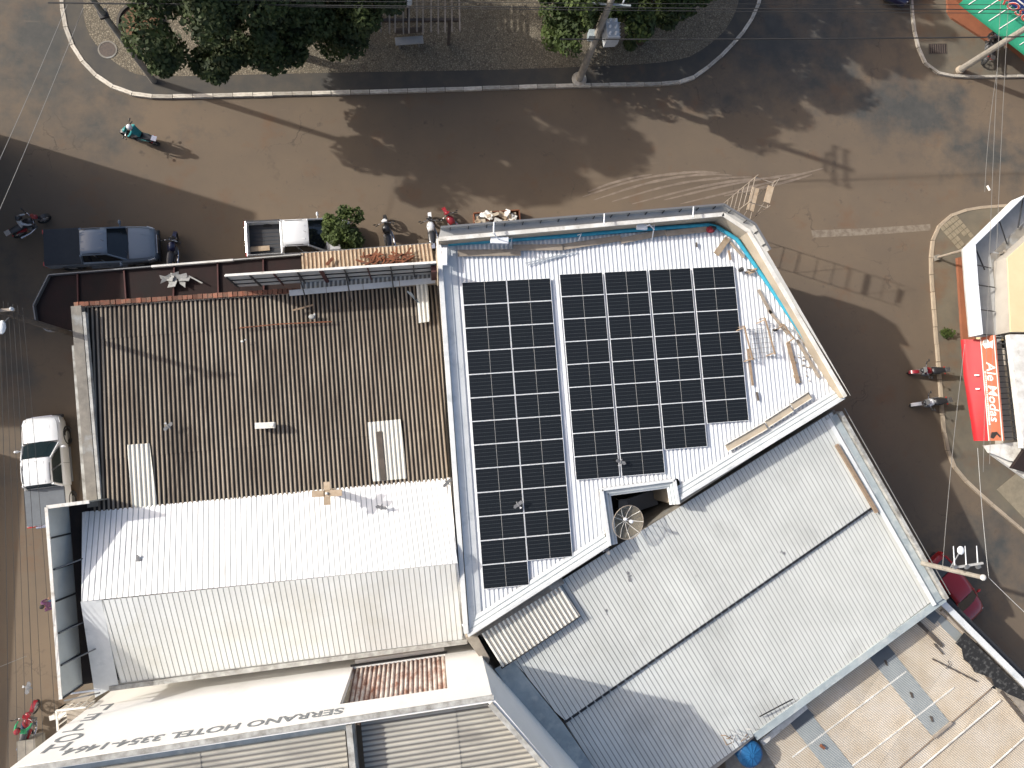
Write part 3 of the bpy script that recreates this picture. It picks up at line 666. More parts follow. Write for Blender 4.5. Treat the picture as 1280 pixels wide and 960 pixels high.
for j in range(1,3): obj('rail',MB().beam(xy(t0+sd*.05,zb+2.15*j/3),xy(t1+sd*.05,zb+2.15*j/3),.05,.05),M['dark_steel'],BB)
obj('top_trim',MB().beam(xy(t0,7.33),xy(t1,7.33),.10,.06),M['cap_white'],BB)
obj('end_trim',MB().obox(xy(t0-e*.03,(zb+7.3)/2),e*.05,sd*.06,Z*(7.3-zb)),M['cap_white'],BB)
for i in (3,5,7): 
    p=t0+e*Lb*i/n; obj('stay',MB().tube([xy(p+sd*.08,6.9),xy(p+sd*1.0,5.15)],.03,6),M['dark_steel'],BB)
obj('red_end',MB().obox(xy(t1-e*.1+sd*.2,6.2),e*.25,sd*.3,Z*1.6),M['steel_red'],BB)
GT=thing('roof_gutter','white sheet metal gutter laid along the north edge of the brown roof','gutter',P(450,358,5.2))
g0,g1=P(361,366.5,5.35),P(544,350.5,5.35)
for i in range(4):
    p,q=g0.lerp(g1,i/4+.004),g0.lerp(g1,(i+1)/4); obj('gutter_length',MB().beam(p+Z*.01*(i%2),q+Z*.01*(i%2),.25,.08),M['flash'],GT)
pts=[P(376,352,5.2),P(543,337,5.2),P(543,347,5.2),P(376,363,5.2)]
sheets(GT,'cover_sheet',pts,pts[3]-pts[0],.2,.03,M['grey_sheet'],'trap',8)
# ================================================================ HOTEL ROOF (white, gabled)
B3=thing('hotel_wing','low hotel wing with white ribbed gable roof','building',P(340,740,0))
e0,e1=P(104,640,5.2),P(562,597,5.2); r0,r1=P(101,752,6.75),P(572,704,6.75); s0,s1=P(128,857,5.1),P(584,798,5.1)
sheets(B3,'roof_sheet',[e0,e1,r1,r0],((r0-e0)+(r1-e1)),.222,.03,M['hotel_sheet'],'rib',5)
sheets(B3,'roof_sheet',[P(126,750,6.75),r1,s1,P(147,854.5,5.1)],((s0-r0)+(s1-r1)),.222,.03,M['hotel_sheet_shaded'],'rib',5)
obj('barge_flashing',MB().slab([r0+Z*.02,P(127,750,6.77),P(148,856,5.14),P(119,872,5.0)],.03),M['flash'],B3)
None and obj('ridge_cap',MB().prism([r0+Z*.07,r1+Z*.07,r1+Z*.07+Vector((.02,-.16,-.05)),r0+Z*.07+Vector((0.02,-.16,-.05))],(0,0,-.02)),M['hotel_sheet'],B3)
for p,q in ((e0,e1),(s0,s1),(e0,s0),(e1,s1)): obj('wall',MB().wall(p,q,0,4.9,.2),M['render_white'],B3)
obj('gable',MB().prism([xy(e0,4.85),xy(e0,5.3),xy(r0,6.7),xy(s0,5.05),xy(s0,4.85)],(.12,0,0)),M['render_white'],B3)
obj('gable',MB().prism([xy(e1,4.85),xy(e1,5.3),xy(r1,6.7),xy(s1,5.05),xy(s1,4.85)],(-.12,0,0)),M['render_white'],B3)
obj('edge_gutter',MB().beam(s0+Vector((.3,-.12,.02)),s1+Vector((0,-.12,.02)),.2,.12),M['old_white'],B3)
# facade board on the west side, seen from behind
FB=thing('facade_board','tall white street facade board seen from behind with slanted steel props','signboard',P(80,750,4.5))
f0,f1=P(58,634,7.0),P(76,874,7.0); e=(f1-f0).normalized(); sd=Vector((-e.y,e.x,0)); Lf=(f1-f0).length
for i in range(6):
    p=f0+e*(Lf*i/6+.01); q=f0+e*(Lf*(i+1)/6-.01); obj('panel',MB().wall(p,q,5.2,6.98,.05),M['board_white'],FB)
    obj('strut',MB().beam(xy(q+sd*.04,6.9),xy(q+sd*.04,5.2),.05,.07,e),M['dark_steel'],FB)
    if i in (1,3,4): obj('prop',MB().tube([xy(q+sd*.05,6.8),xy(q+sd*1.5+e*-.4,5.3)],.03,6),M['mid_steel'],FB)
obj('cap',MB().beam(xy(f0,7.0),xy(f1,7.0),.12,.06),M['cap_white'],FB)
r_a=P(112,627,6.95); obj('return_cap',MB().beam(xy(f0,6.98),xy(r_a,6.98),.14,.07),M['cap_white'],FB); obj('return_panel',MB().wall(f0,r_a,5.0,6.95,.05),M['board_back'],FB)
obj('base_deck',MB().slab([xy(f0,5.18),xy(f1,5.18),xy(f1+sd*1.55,5.05),xy(f0+sd*1.4,5.05)],.1),M['dark_gap'],FB)
obj('lower_wall',MB().wall(f0,f1,0,5.0,.18),M['render_white'],FB)
obj('foot_rail',MB().beam(P(80,868,6.2),P(125,862,6.2),.06,.06),M['white_metal'],FB); obj('foot_rail',MB().beam(P(80,876,5.7),P(125,866,5.7),.05,.05),M['mid_steel'],FB)
# ================================================================ SERRANO HOTEL (tall white wall)
ZH=10.7
B4=thing('hotel_tower','tall white hotel wall lettered with its name and phone number','building',P(360,960,0))
hw0,hw1=P(13,959.5,ZH),P(615,869,ZH); he=P(760,1048,ZH); hs=xy(hw0,ZH)+Vector((0.5,-14,0))
ex=(hw1-hw0).normalized(); Lh=(hw1-hw0).length; nn=Vector((-ex.y,ex.x,0))     # nn faces north
def onwall(px,py):
    v_=RW@_dir(px,py); o_=Vector((0,0,HC)); t=((hw0-o_).dot(nn))/v_.dot(nn); q=o_+v_*t; return (q-hw0).dot(ex), q.z
ra_,rz0=onwall(451,832); rb_,_=onwall(556,818); _,rz1=onwall(500,869); print('RECESS',ra_,rb_,rz0,rz1,'L',Lh)
ra_-=.35
def wp(s,z,d=0): q=hw0+ex*s+nn*d; return Vector((q.x,q.y,z))
th=.25
for s0_,s1_,z0,z1 in ((0,ra_,0,ZH),(rb_,Lh,0,ZH),(ra_,rb_,0,rz0),(ra_,rb_,rz1,ZH)):
    obj('wall',MB().prism([wp(s0_,z0),wp(s1_,z0),wp(s1_,z1),wp(s0_,z1)],-nn*th),M['render_white'],B4)
for s_ in (ra_,rb_): obj('reveal',MB().prism([wp(s_,rz0,-th),wp(s_,rz1,-th),wp(s_,rz1,-1.0),wp(s_,rz0,-1.0)],ex*.08),M['render_beige'],B4)
rs_=[wp(ra_,rz0+.05,-.1),wp(rb_,rz0+.05,-.1),wp(rb_,rz1+.15,-.85),wp(ra_,rz1+.15,-.85)]
sheets(B4,'rusty_sheet',rs_,rs_[3]-rs_[0],.2,.05,M['rust_sheet'],'wave',30,smooth=True)
obj('sill_plate',MB().beam(wp(ra_-.1,rz0+.03,.06),wp(rb_+.1,rz0+.03,.06),.10,.06),M['dark_steel'],B4)
obj('sill',MB().beam(wp(ra_+.1,rz0-.35,.12),wp(rb_,rz0-.35,.12),.24,.5),M['render_white'],B4)
obj('east_wall',MB().wall(hw1-ex*.12-nn*.12,he,0,ZH-.02,.25),M['render_white'],B4)
obj('west_wall',MB().wall(hw0+ex*.12-nn*.3,hs+ex*.12,0,ZH-.02,.25),M['render_white'],B4)
obj('coping',MB().beam(wp(-.03,ZH+.03,-.12),wp(Lh+.05,ZH+.03,-.07),.18,.07),M['old_white'],B4)
obj('coping',MB().beam(hw1-nn*.3-ex*.1+Z*.03,he+Z*.03,.2,.07),M['old_white'],B4)
# roofs behind the parapet
div,_=onwall(434,899)
zl=9.95
ql=[wp(.4,zl,-.7),wp(div-.25,zl,-.7),wp(div-.25,zl,-9),wp(.4,zl,-9)]
sheets(B4,'roof_sheet',ql,ex,.19,.05,M['fibre_sheet'],'wave',6,cuts=[5.5,11.0],lift=.02,smooth=True)
obj('box_gutter',MB().slab([wp(.3,zl+.1,-.26),wp(div-.2,zl+.1,-.26),wp(div-.2,zl-.05,-.75),wp(.3,zl-.05,-.75)],.05),M['flash_blue'],B4)
_s,_d=(he-hw0).dot(ex),-(he-hw0).dot(nn)
qr=[wp(div+.35,zl,-.45),wp(Lh-.2,zl,-.45),wp(Lh-.3+(_s-Lh)*9/_d,zl,-9),wp(div+.35,zl,-9)]
sheets(B4,'roof_sheet',qr,ex,.19,.05,M['fibre_sheet'],'wave',6,cuts=[3.4],lift=.02,smooth=True)
obj('box_gutter',MB().slab([wp(div+.1,zl+.05,-.26),wp(Lh-.2,zl+.05,-.26),wp(Lh-.2,zl-.06,-.5),wp(div+.1,zl-.06,-.5)],.05),M['flash_blue'],B4)
obj('party_wall',MB().beam(wp(div,zl+.2,-.3),wp(div,zl+.2,-9),.22,1.1),M['old_white'],B4)
# lettering
def wtext(s,px,py,hpx,sz,space=1.0,xs=1.0):
    a,z=onwall(px,py); text_on('lettering',s,sz,wp(a,z,.008),-ex,Z,M['letter_grey'],B4,space=space,bold=.006,xs=xs)
# one line under the coping
l0,zA=onwall(429,892); l1,zB=onwall(84,936); print('LINE',l0,l1,zA,zB)
txt='SERRANO HOTEL 3354-1464'; me=text_mesh(txt,.86,0,.006,1.0,1.0,.006); ww=max(v_.co.x for v_ in me.vertices)-min(v_.co.x for v_ in me.vertices)
text_on('lettering',txt,.86,wp((l0+l1)/2,(zA+zB)/2-.05,.008),-ex,Z,M['letter_grey'],B4,bold=.018,xs=(l0-l1)/ww*.99)
for ch,px,py in (('H',72,934),('O',87,922),('T',97,909),('E',115,896),('L',131,884)):
    a,z=onwall(px,py); text_on('lettering',ch,1.15,wp(a,z,.008),-ex,Z,M['letter_grey'],B4,bold=.004,xs=1.15)
# ================================================================ GREY ROOF BUILDING
B5=thing('warehouse_building','warehouse with wide pale grey corrugated roof and dark lap line','building',P(900,740,0))
def plane3(a,b,c):
    n=(b-a).cross(c-a).normalized()
    def f(x,y,dz=0):
        v_=RW@_dir(x,y); o_=Vector((0,0,HC)); return o_+v_*((a-o_).dot(n)/v_.dot(n))+Z*dz
    return f
gp=plane3(P(1043,514,5.4),P(600,800,5.4),P(900,965,4.3))
lapA,lapB=gp(704,902),gp(1087,635)
gd=gp(945,920)-gp(780,665)       # down the slope
e=(lapB-lapA).normalized(); gd=gd-e*gd.dot(e)
lapA2=lapA-e*1.0; lapB2=lapB+e*.3
up=[gp(1043,514),gp(598,792),gp(618,828),gp(640,826)]
poly_up=[gp(598,790),gp(1043,513),gp(1093,600),lapB2,lapA,gp(640,822),gp(622,830)]
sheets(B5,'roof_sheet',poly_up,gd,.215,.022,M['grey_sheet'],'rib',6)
poly_dn=[p-Z*.16 for p in (lapA,lapB2,gp(1178,744),gp(945,920),gp(870,975),gp(790,1030))]
sheets(B5,'roof_sheet',poly_dn,gd,.215,.022,M['grey_sheet'],'rib',6)
obj('lap_gap',MB().prism([lapA-Z*.02,lapB2-Z*.02,lapB2-Z*.3,lapA-Z*.3],-gd.normalized()*.04),M['dark_gap'],B5)
gl=(lapB-lapA).length; n=int(gl/.41)
for i in range(n):
    p=lapA.lerp(lapB2,(i+.5)/n)+gd.normalized()*.075; obj('lap_shadow',MB().obox(p-Z*.07,e*.36,gd.normalized()*.15,Z*.09),M['dark_steel'],B5)  # dark dashes added to paint the shadow and openings under the upper sheets
gw=[xy(gp(1050,516),0),xy(gp(1182,748),0),xy(gp(945,922),0),xy(gp(800,1040),0)]
for p,q in zip(gw,gw[1:]): obj('wall',MB().wall(p,q,0,4.05,.2),M['wall_plain'],B5)
gz=lambda p,z:Vector((p.x,p.y,z))
obj('wall',MB().wall(gp(1046,514),gp(600,795),0,5.25,.2),M['concrete'],B5)
# street side parapet with gutter
q0,q1=gp(1049,514),gp(1181,746); e2=(q1-q0).normalized(); sd2=Vector((e2.y,-e2.x,0)).normalized()  # sd2 points inwards
obj('parapet',MB().prism([q0+Z*.25,q1+Z*.3,q1-Z*3.5,q0-Z*3.5],sd2*.16),M['old_white'],B5)
obj('gutter',MB().prism([q0+sd2*.2+Z*.06,q1+sd2*.2+Z*.06,q1+sd2*.66+Z*.0,q0+sd2*.66+Z*.0],(0,0,-.05)),M['flash_blue'],B5)
obj('flashing',MB().prism([q0+sd2*.62+Z*.10,q1+sd2*.62+Z*.10,q1+sd2*.80+Z*.05,q0+sd2*.80+Z*.05],(0,0,-.03)),M['flash'],B5)
obj('street_cable',MB().tube([q0-sd2*.25+Z*.1,q1-sd2*.25+Z*.1],.025,6),M['cable_pale'],B5)
k0,k1=gp(1182,748,-.1),gp(945,922,-.1); obj('eave_flashing',MB().beam(k0,k1,.34,.10),M['flash_blue'],B5)
# gutter on the hotel side
hgp=[gp(618,836,.05),gp(640,824,.02),gp(704,904,-.02),gp(760,985,-.05),gp(735,990,-.05),gp(690,925,0),gp(655,885,.03)]
obj('valley_gutter',MB().slab(hgp,.06),M['flash_blue'],B5)
# ledge and patch sheets at the north-west end
obj('ledge',MB().beam(gp(592,788,.25),gp(701,722,.25),.42,.25),M['concrete'],B5)
pq=[gp(599,791,.30),gp(700,729,.30),gp(724,768,.30),gp(626,833,.30)]
sheets(B5,'patch_sheet',pq,gd,.205,.035,M['patch_sheet'],'trap',5)
obj('patch_edge',MB().beam(pq[3]-Z*.05,pq[2]-Z*.05,.05,.2),M['dark_steel'],B5)
obj('broken_corner',MB().slab([gp(582,797,.1),gp(594,790,.1),gp(612,822,.1),gp(609,834,.1)],.8),M['rubble'],B5)
# beam lying on the roof
o=obj('timber_beam',MB().beam(gp(1044,556,.12),gp(1094,640,.12),.17,.12),M['wood']); tag(o,'long brown timber beam lying near the edge of the grey roof','beam')
# ================================================================ ANNEX (beige sheets)
B6=thing('annex_building','low annex with stained beige sheet roof and grey strips','building',P(1150,900,0))
ap=plane3(P(1175,760,3.1),P(945,925,3.1),P(1270,880,2.9))
ad=ap(1186,902)-ap(1085,820)
fold0,fold1=ap(1120,962),ap(1238,860)
polyA=[ap(940,912),ap(1172,748),ap(1195,775),ap(1250,850),fold1,fold0,ap(1085,992),ap(990,992)]
wl=[(990,946,1132,839),(1065,957,1192,859)]
cutA=uvcut([polyA[0],polyA[1],polyA[4]],ad,[ap(1132,839),ap(1192,859)])
cutB=[(ap(1061,893)-polyA[0]).dot((ad).normalized()),(ap(1128,908)-polyA[0]).dot((ad).normalized())]
sheets(B6,'roof_sheet',polyA,ad,.10,.018,M['annex_sheet'],'fine',11,cuts=cutB,lift=.012,jitter=.003)
polyB=[p-Z*.10 for p in (fold0,fold1,ap(1262,866),ap(1330,950),ap(1240,1020),ap(1085,992))]
sheets(B6,'roof_sheet',polyB,ad,.10,.018,M['annex_sheet'],'fine',11,cuts=[(ap(1200,918)-polyB[0]).dot(ad.normalized())],lift=.012)
obj('fold_flashing',MB().beam(fold0-Z*.03,fold1-Z*.03,.14,.06),M['wood'],B6)
for x0,y0,x1,y1 in ((990,946,1132,839),(1065,957,1192,859),(1147,962,1250,875),(1235,962,1284,918)):
    obj('white_seam',MB().beam(ap(x0,y0,.035),ap(x1,y1,.035),.07,.02),M['cap_white'],B6)
def strip(q,m,dz=.03):
    sheets(B6,'grey_strip',[ap(x,y,dz) for x,y in q],ad,.10,.018,M[m],'fine',20)
strip([(1085,820),(1107,804),(1186,902),(1165,921)],'annex_grey')
strip([(982,897),(1004,880),(1075,970),(1045,978)],'annex_grey')
obj('dark_pane',MB().slab([ap(x,y,.065) for x,y in ((1085,820),(1107,804),(1118,817),(1096,834))],.01),M['annex_dark'],B6)
obj('dark_pane',MB().slab([ap(x,y,.065) for x,y in ((982,897),(1004,880),(1017,894),(994,912))],.01),M['annex_dark'],B6)
obj('dark_pane',MB().slab([ap(x,y,.065) for x,y in ((1156,771),(1166,762),(1175,770),(1167,780))],.01),M['annex_dark'],B6)
obj('timber_plate',MB().beam(ap(1165,921,.09),ap(1188,902,.09),.12,.08),M['wood_grey'],B6)
r0_,r1_=P(1177,752,3.4),P(1300,874,3.4); e3=(r1_-r0_).normalized(); s3=Vector((e3.y,-e3.x,0)); s3=s3 if s3.x<0 else -s3
obj('wall',MB().wall(r0_,r1_,0,3.3,.2),M['wall_plain'],B6)
obj('street_wall_cap',MB().beam(r0_+Z*.0,r1_,.30,.10),M['flash'],B6)
obj('dark_ledge',MB().beam(r0_-s3*.35-Z*.3,r1_-s3*.35-Z*.3,.3,.1),M['dark_steel'],B6)
# torn membrane and old plaster strip along the street wall
rs=random.Random(5); mp=[]; 
for i in range(13):
    t=i/12; mp.append(r0_.lerp(r1_,.28+.72*t)+s3*(.28)+Z*-.1)
for i in range(13):
    t=1-i/12; mp.append(r0_.lerp(r1_,.28+.72*t)+s3*(.55+.75*math.sin(math.pi*min(1,.25+t*.8))*rs.uniform(.6,1.1))+Z*-.1)
obj('torn_membrane',MB().slab(mp,.04),M['membrane'],B6)
mp=[ap(x,y,.05) for x,y in ((1168,770),(1176,768),(1204,795),(1222,810),(1232,822),(1228,830),(1214,822),(1196,803),(1178,785))]
obj('plaster_strip',MB().slab(mp,.03),M['annex_grey'],B6)
obj('curled_edge',MB().tube([ap(1174,762,.15),ap(1200,788,.12),ap(1218,802,.14)],[.09,.07,.03],6),M['wood_grey'],B6)
mp=[ap(x,y,.1) for x,y in ((1240,848),(1252,848),(1272,870),(1284,880),(1284,900),(1262,872),(1246,866)) ]
obj('broken_slab',MB().slab(mp,.06),M['rubble'],B6)
obj('edge_channel',MB().beam(ap(1198,805,.1),ap(1241,855,.1),.14,.08),M['wood_dark'],B6)
obj('edge_channel',MB().beam(ap(1249,863,.1),ap(1290,915,.1),.14,.08),M['wood_dark'],B6)
for nm,lab,p,q,w_,m_ in (('plank','thick weathered plank lying on the beige annex roof',(1145,776),(1176,807),.17,'wood_dark'),
    ('plank','short thin batten beside the thick plank on the annex roof',(1166,804),(1177,817),.05,'wood_dark'),
    ('plank','long crooked pole lying across the beige annex roof',(1164,823),(1219,851),.06,'wood_dark'),
    ('plank','broken board sticking out by the torn black membrane',(1231,835),(1240,855),.12,'wood_dark')):
    o=obj(nm,MB().beam(ap(*p,.1),ap(*q,.1),w_,.07),M[m_]); tag(o,lab,'plank')
o=obj('twig',MB().tube([ap(1180,835,.12),ap(1184,829,.16),ap(1183,825,.14)],.02,5),M['wood_dark']); tag(o,'small twig beside the crooked pole on the annex roof','twig')
for x,y,nm in ((1106,828,'first'),(1138,868,'second'),(1163,898,'third')):
    o=obj('dead_leaf',MB().slab([ap(x-2.5,y-4,.08),ap(x+1,y-3,.09),ap(x+3,y+4,.08),ap(x,y+3,.1)],.01),M['wood_dark']); tag(o,f'{nm} dark scrap on the grey strip counted from the warehouse roof','debris')
o=obj('roof_brick',MB().obox(ap(1026,932,.15),ad.normalized()*.24,ad.cross(Z).normalized()*.14,Z*.12),M['rust']); tag(o,'small rusty brown block on the grey strip nearer the blue tank','block')
obj('white_upstand',MB().beam(ap(948,925,.25),ap(1003,879,.25),.30,.28),M['cap_white'],B6)
# blue water tank
WT=thing('water_tank','round blue plastic water tank with ribbed lid beside the grey roof','water tank',xy(P(939,944,4.0),2.95))
c=WT.location.copy(); r=.60
obj('body',MB().lathe([(r*.86,0),(r,.85),(r*1.03,.87),(r*1.03,.93),(r*.98,.94)],c,32),M['tank_blue'],WT,smooth=False)
lid=obj('lid',MB().lathe([(r*.99,.93),(r*.99,.97),(r*.80,1.02),(r*.3,1.10),(0.02,1.12)],c,32),M['tank_blue'],WT,smooth=True)
for k in range(12):
    a=2*math.pi*k/12; d=Vector((math.cos(a),math.sin(a),0)); obj('lid_rib',MB().beam(c+d*.1+Z*1.125,c+d*.52+Z*1.03,.045,.03),M['tank_blue'],lid)
obj('stand',MB().slab(PL([(905,930),(950,895),(985,925),(960,985),(910,985)],2.94),.15),M['concrete'],WT)
PC=thing('pipe_cluster','tangle of thin grey pipes and wire beside the blue water tank','pipes',P(925,915,4.6)); rs=random.Random(8)
for i in range(7):
    x,y=rs.uniform(912,935),rs.uniform(908,928); obj('pipe',MB().tube([P(x,y,4.6),P(x+rs.uniform(-12,12),y+rs.uniform(-10,10),4.75),P(x+rs.uniform(-16,16),y+rs.uniform(-10,8),4.6)],.025,5),M['panel_grey' if i%2 else 'wood'],PC)
o=obj('roof_cable',MB().tube([gp(948,895,.1),gp(960,888,.14),gp(975,880,.14),gp(990,873,.1)],.03,6),M['cable']); tag(o,'short black cable lying at the lower edge of the grey roof','cable')
# ================================================================ CORNER SHOP (right) and CLOTHES SHOP
B7=thing('corner_shop','corner shop with white metal fascia and cream upper wall','building',P(1260,340,0))
fz0,fz1=4.1,4.95
fa=[P(1400,245,fz0),P(1265,251,fz0),P(1204,311,fz0),P(1207.5,360,fz0),P(1213,421,fz0)]
for p,q in zip(fa,fa[1:]):
    L_=(q-p).length; n=max(1,round(L_/1.2)); inn=Vector((-(q-p).y,(q-p).x,0)).normalized(); inn=inn if inn.x>0 or abs(inn.x)<.2 and inn.y<0 else -inn
    for i in range(n):
        a=p.lerp(q,i/n); b=p.lerp(q,(i+1)/n); d=(b-a).normalized()*.004
        obj('fascia_panel',MB().wall(a+d,b-d,fz0,fz1,.05),M['white_metal'],B7)
    pass
    obj('prop',MB().tube([xy(q+inn*.05,fz1-.1),xy(q+inn*1.5,fz0+.15)],.035,6),M['dark_steel'],B7)
    obj('prop',MB().tube([xy(p.lerp(q,.5)+inn*.05,fz1-.1),xy(p.lerp(q,.5)+inn*1.4,fz0+.1)],.03,6),M['dark_steel'],B7)
for p,q in zip(*(lambda W:(W,W[1:]))(PL([(1420,288),(1292,290),(1216,326),(1219,432)]))): obj('wall',MB().wall(p,q,0,fz0-.15,.2),M['cream'],B7)
obj('orange_step',MB().slab(PL([(1197,322),(1216,318),(1219,432),(1204,432)],.3),.2),M['orange_wall'],B7)
deck=[xy(p,fz0-.02) for p in fa]+[P(1400,421,fz0-.02)]
obj('marquee_deck',MB().slab(deck,.12),M['panel_grey'],B7)
uw=[P(1400,270,5.0),P(1300,285,5.0),P(1259,322,5.0),P(1263,415,5.0),P(1400,415,5.0)]
obj('upper_wall',MB().prism([xy(p,4.95) for p in uw],(0,0,-.95)),M['wall_plain'],B7)
obj('cream_roof',MB().prism([xy(p,5.03) for p in uw],(0,0,-.07)),M['cream'],B7)
rs=random.Random(11)
for i in range(70):
    t=rs.random()*2.0
    a=P(1278,312,4.15).lerp(P(1253,324,4.15),t) if t<1 else P(1253,324,4.15).lerp(P(1258,412,4.15),t-1)
    if t<.0: continue
    s=rs.uniform(.06,.2); p=a+Vector((rs.uniform(-.25,.12),rs.uniform(-.3,.3),s*.3)); an=rs.random()*3
    obj('rubble_piece',MB().obox(p,(s*math.cos(an),s*math.sin(an),0),(-s*.7*math.sin(an),s*.7*math.cos(an),0),(0,0,s*.6)),M['rubble'],B7)
obj('plaster_band',MB().slab([P(x,y,4.11) for x,y in ((1238,316),(1258,318),(1259,412),(1247,412),(1243,350))],.03),M['concrete'],B7)
obj('plaster_band',MB().slab([P(x,y,4.11) for x,y in ((1243,314),(1282,276),(1290,292),(1258,318))],.03),M['concrete'],B7)
B8=thing('clothes_shop','clothes shop with white flat roof behind its orange sign','building',P(1265,490,0))
obj('roof',MB().prism([P(x,y,4.9) for x,y in ((1262,418),(1400,418),(1400,590),(1279,560))],(0,0,-.3)),M['cap_white'],B8)
obj('wall',MB().prism([P(x,y,4.59) for x,y in ((1318,424),(1398,424),(1398,588),(1328,566))],(0,0,-4.59)),M['wall_plain'],B8)
obj('step_roof',MB().prism([P(x,y,4.2) for x,y in ((1232,557),(1275,552),(1278,578),(1262,576),(1238,566))],(0,0,-.2)),M['cap_white'],B8)
obj('step_roof',MB().prism([P(x,y,3.9) for x,y in ((1240,568),(1300,590),(1330,640),(1285,600))],(0,0,-.2)),M['cap_white'],B8)
obj('brown_roof',MB().prism([P(x,y,4.6) for x,y in ((1265,585),(1282,560),(1340,590),(1330,610),(1284,590))],(0,0,-.2)),M['canopy_red'],B8)
# sign
SN=thing('shop_sign','long orange sign with white lettering Ale Modas above red awning','sign',P(1240,485,4.0))
s0_,s1_=P(1225.5,422,3.9),P(1236,551,3.9); ztop=4.85; es=(s1_-s0_).normalized(); ns=Vector((es.y,-es.x,0)); ns=ns if ns.x<0 else -ns
obj('board',MB().prism([xy(s0_,3.9),xy(s1_,3.9),xy(s1_,ztop),xy(s0_,ztop)],-ns*.08),M['sign_orange'],SN)
for z_ in (3.92,ztop-.02): obj('border',MB().beam(xy(s0_+ns*.012,z_),xy(s1_+ns*.012,z_),.02,.035),M['letter_white'],SN)
Ls=(s1_-s0_).length; sp=lambda t,z_:xy(s0_+es*Ls*t+ns*.012,z_)
text_on('lettering','Ale Modas',.82,sp(.53,4.42),es,Z,M['letter_white'],SN,shear=.25,bold=.008,xs=.86)
rs=random.Random(2)
for i in range(26): # faint second line, too small to read in the photograph
    t=.34+.52*i/26; obj('small_mark',MB().obox(sp(t,4.06),es*rs.uniform(.05,.11),ns*.006,Z*rs.uniform(.07,.11)),M['letter_white'],SN)
obj('emblem',MB().prism([sp(.03,4.1),sp(.07,4.02),sp(.115,4.2),sp(.11,4.55),sp(.13,4.72),sp(.05,4.75),sp(.06,4.5),sp(.03,4.4)],ns*.006),M['letter_white'],SN)
obj('emblem_shade',MB().prism([sp(.035,4.15),sp(.06,4.1),sp(.065,4.35),sp(.035,4.38)],ns*.012),M['panel_grey'],SN)
obj('emblem_foot',MB().prism([sp(.92,4.15),sp(.97,4.05),sp(.98,4.25),sp(.94,4.5),sp(.975,4.7),sp(.955,4.74),sp(.915,4.5)],ns*.008),M['dark_steel'],SN)
for i in range(19):
    t=(i+.5)/19; p=xy(s0_+es*Ls*t-ns*.1,4.55); obj('bracket',MB().beam(p,p-ns*(.95 if i not in (2,9,14) else 1.6),.045,.05),M['dark_steel'],SN)
obj('rail',MB().beam(xy(s0_-ns*.85,4.5),xy(s1_-ns*.95,4.5),.06,.06),M['dark_steel'],SN)
obj('back_deck',MB().slab([xy(s0_-ns*.1,3.95),xy(s1_-ns*.1,3.95),xy(s1_-ns*1.3,3.95),xy(s0_-ns*1.1,3.95)],.1),M['panel_grey'],SN)
AR=thing('red_awning','bright red fabric awning below the orange shop sign','awning',P(1215,485,3.3))
n=12; secs=[]
for i in range(n+1):
    t=i/n; a=P(1226,424,3.88).lerp(P(1236,551,3.88),t); b=P(1204.5,424,3.35).lerp(P(1221,551,3.3),t); q=[]
    bow=P(1204.5,424,3.35).lerp(P(1209,478,3.32),min(1,t*2)) if t<.45 else P(1208.7,474,3.32).lerp(P(1221,551,3.3),(t-.45)/.55)
    for k in range(7):
        w_=k/6; p=a.lerp(bow,w_); q.append(p+Z*(-.05*math.sin(math.pi*w_)+.012*math.sin(i*2.1+k)))
    q.append(q[-1]-Z*.22); secs.append(q)
obj('fabric',MB().loft(secs,caps=False),M['awning_red'],AR,smooth=True)
for t in (.02,.5,.98): obj('arm',MB().tube([P(1226,424,3.8).lerp(P(1236,551,3.8),t),P(1206,424,3.28).lerp(P(1221,551,3.24),t)],.03,6),M['mid_steel'],AR)
for (x,y,l) in ((1221,469,6),(1222,486,5)): obj('white_patch',MB().slab([P(x-l/2,y-.8,3.74),P(x+l/2,y-.8,3.84),P(x+l/2,y+.8,3.84),P(x-l/2,y+.8,3.74)],.004),M['letter_white'],AR)
# stay post at the corner
SP=thing('stay_post','slanting wooden post with strut on the side pavement corner','post',P(1170,322,.12))
obj('post',MB().tube([P(1171,322,.12),P(1203,313,2.6)],.07,8),M['wood_grey'],SP); obj('shoe',MB().box(P(1171,322,.2),.3,.3,.18,.3),M['concrete'],SP)
# weed at the kerb
w_=thing('weed','low green weed growing against the kerb of the side pavement','weed',P(1181,417,.12))
def leafclump(c,n,r,seed,flat=1.0,size=.14):
    rs=random.Random(seed); mb=MB(); c=Vector(c)
    for i in range(n):
        a=rs.random()*6.28; rr=r*rs.random()**.5; p=c+Vector((rr*math.cos(a)*1.5,rr*math.sin(a),rs.uniform(.03,.3)*flat)); b=rs.random()*6.28; l=rs.uniform(.6,1.1)*size
        d=Vector((math.cos(b),math.sin(b),rs.uniform(-.3,.5)))*l; s_=Vector((-math.sin(b),math.cos(b),0))*l*.4; mb.add([p,p+d*.5+s_,p+d,p+d*.5-s_],[(0,1,2,3)])
    return mb
obj('leaves',leafclump(P(1181,417,.12),150,.26,4),M['leaf_bright'],w_,fix=False)
obj('stem',MB().tube([P(1181,417,.12),P(1181,417,.35)],.015,5),M['bark'],w_)
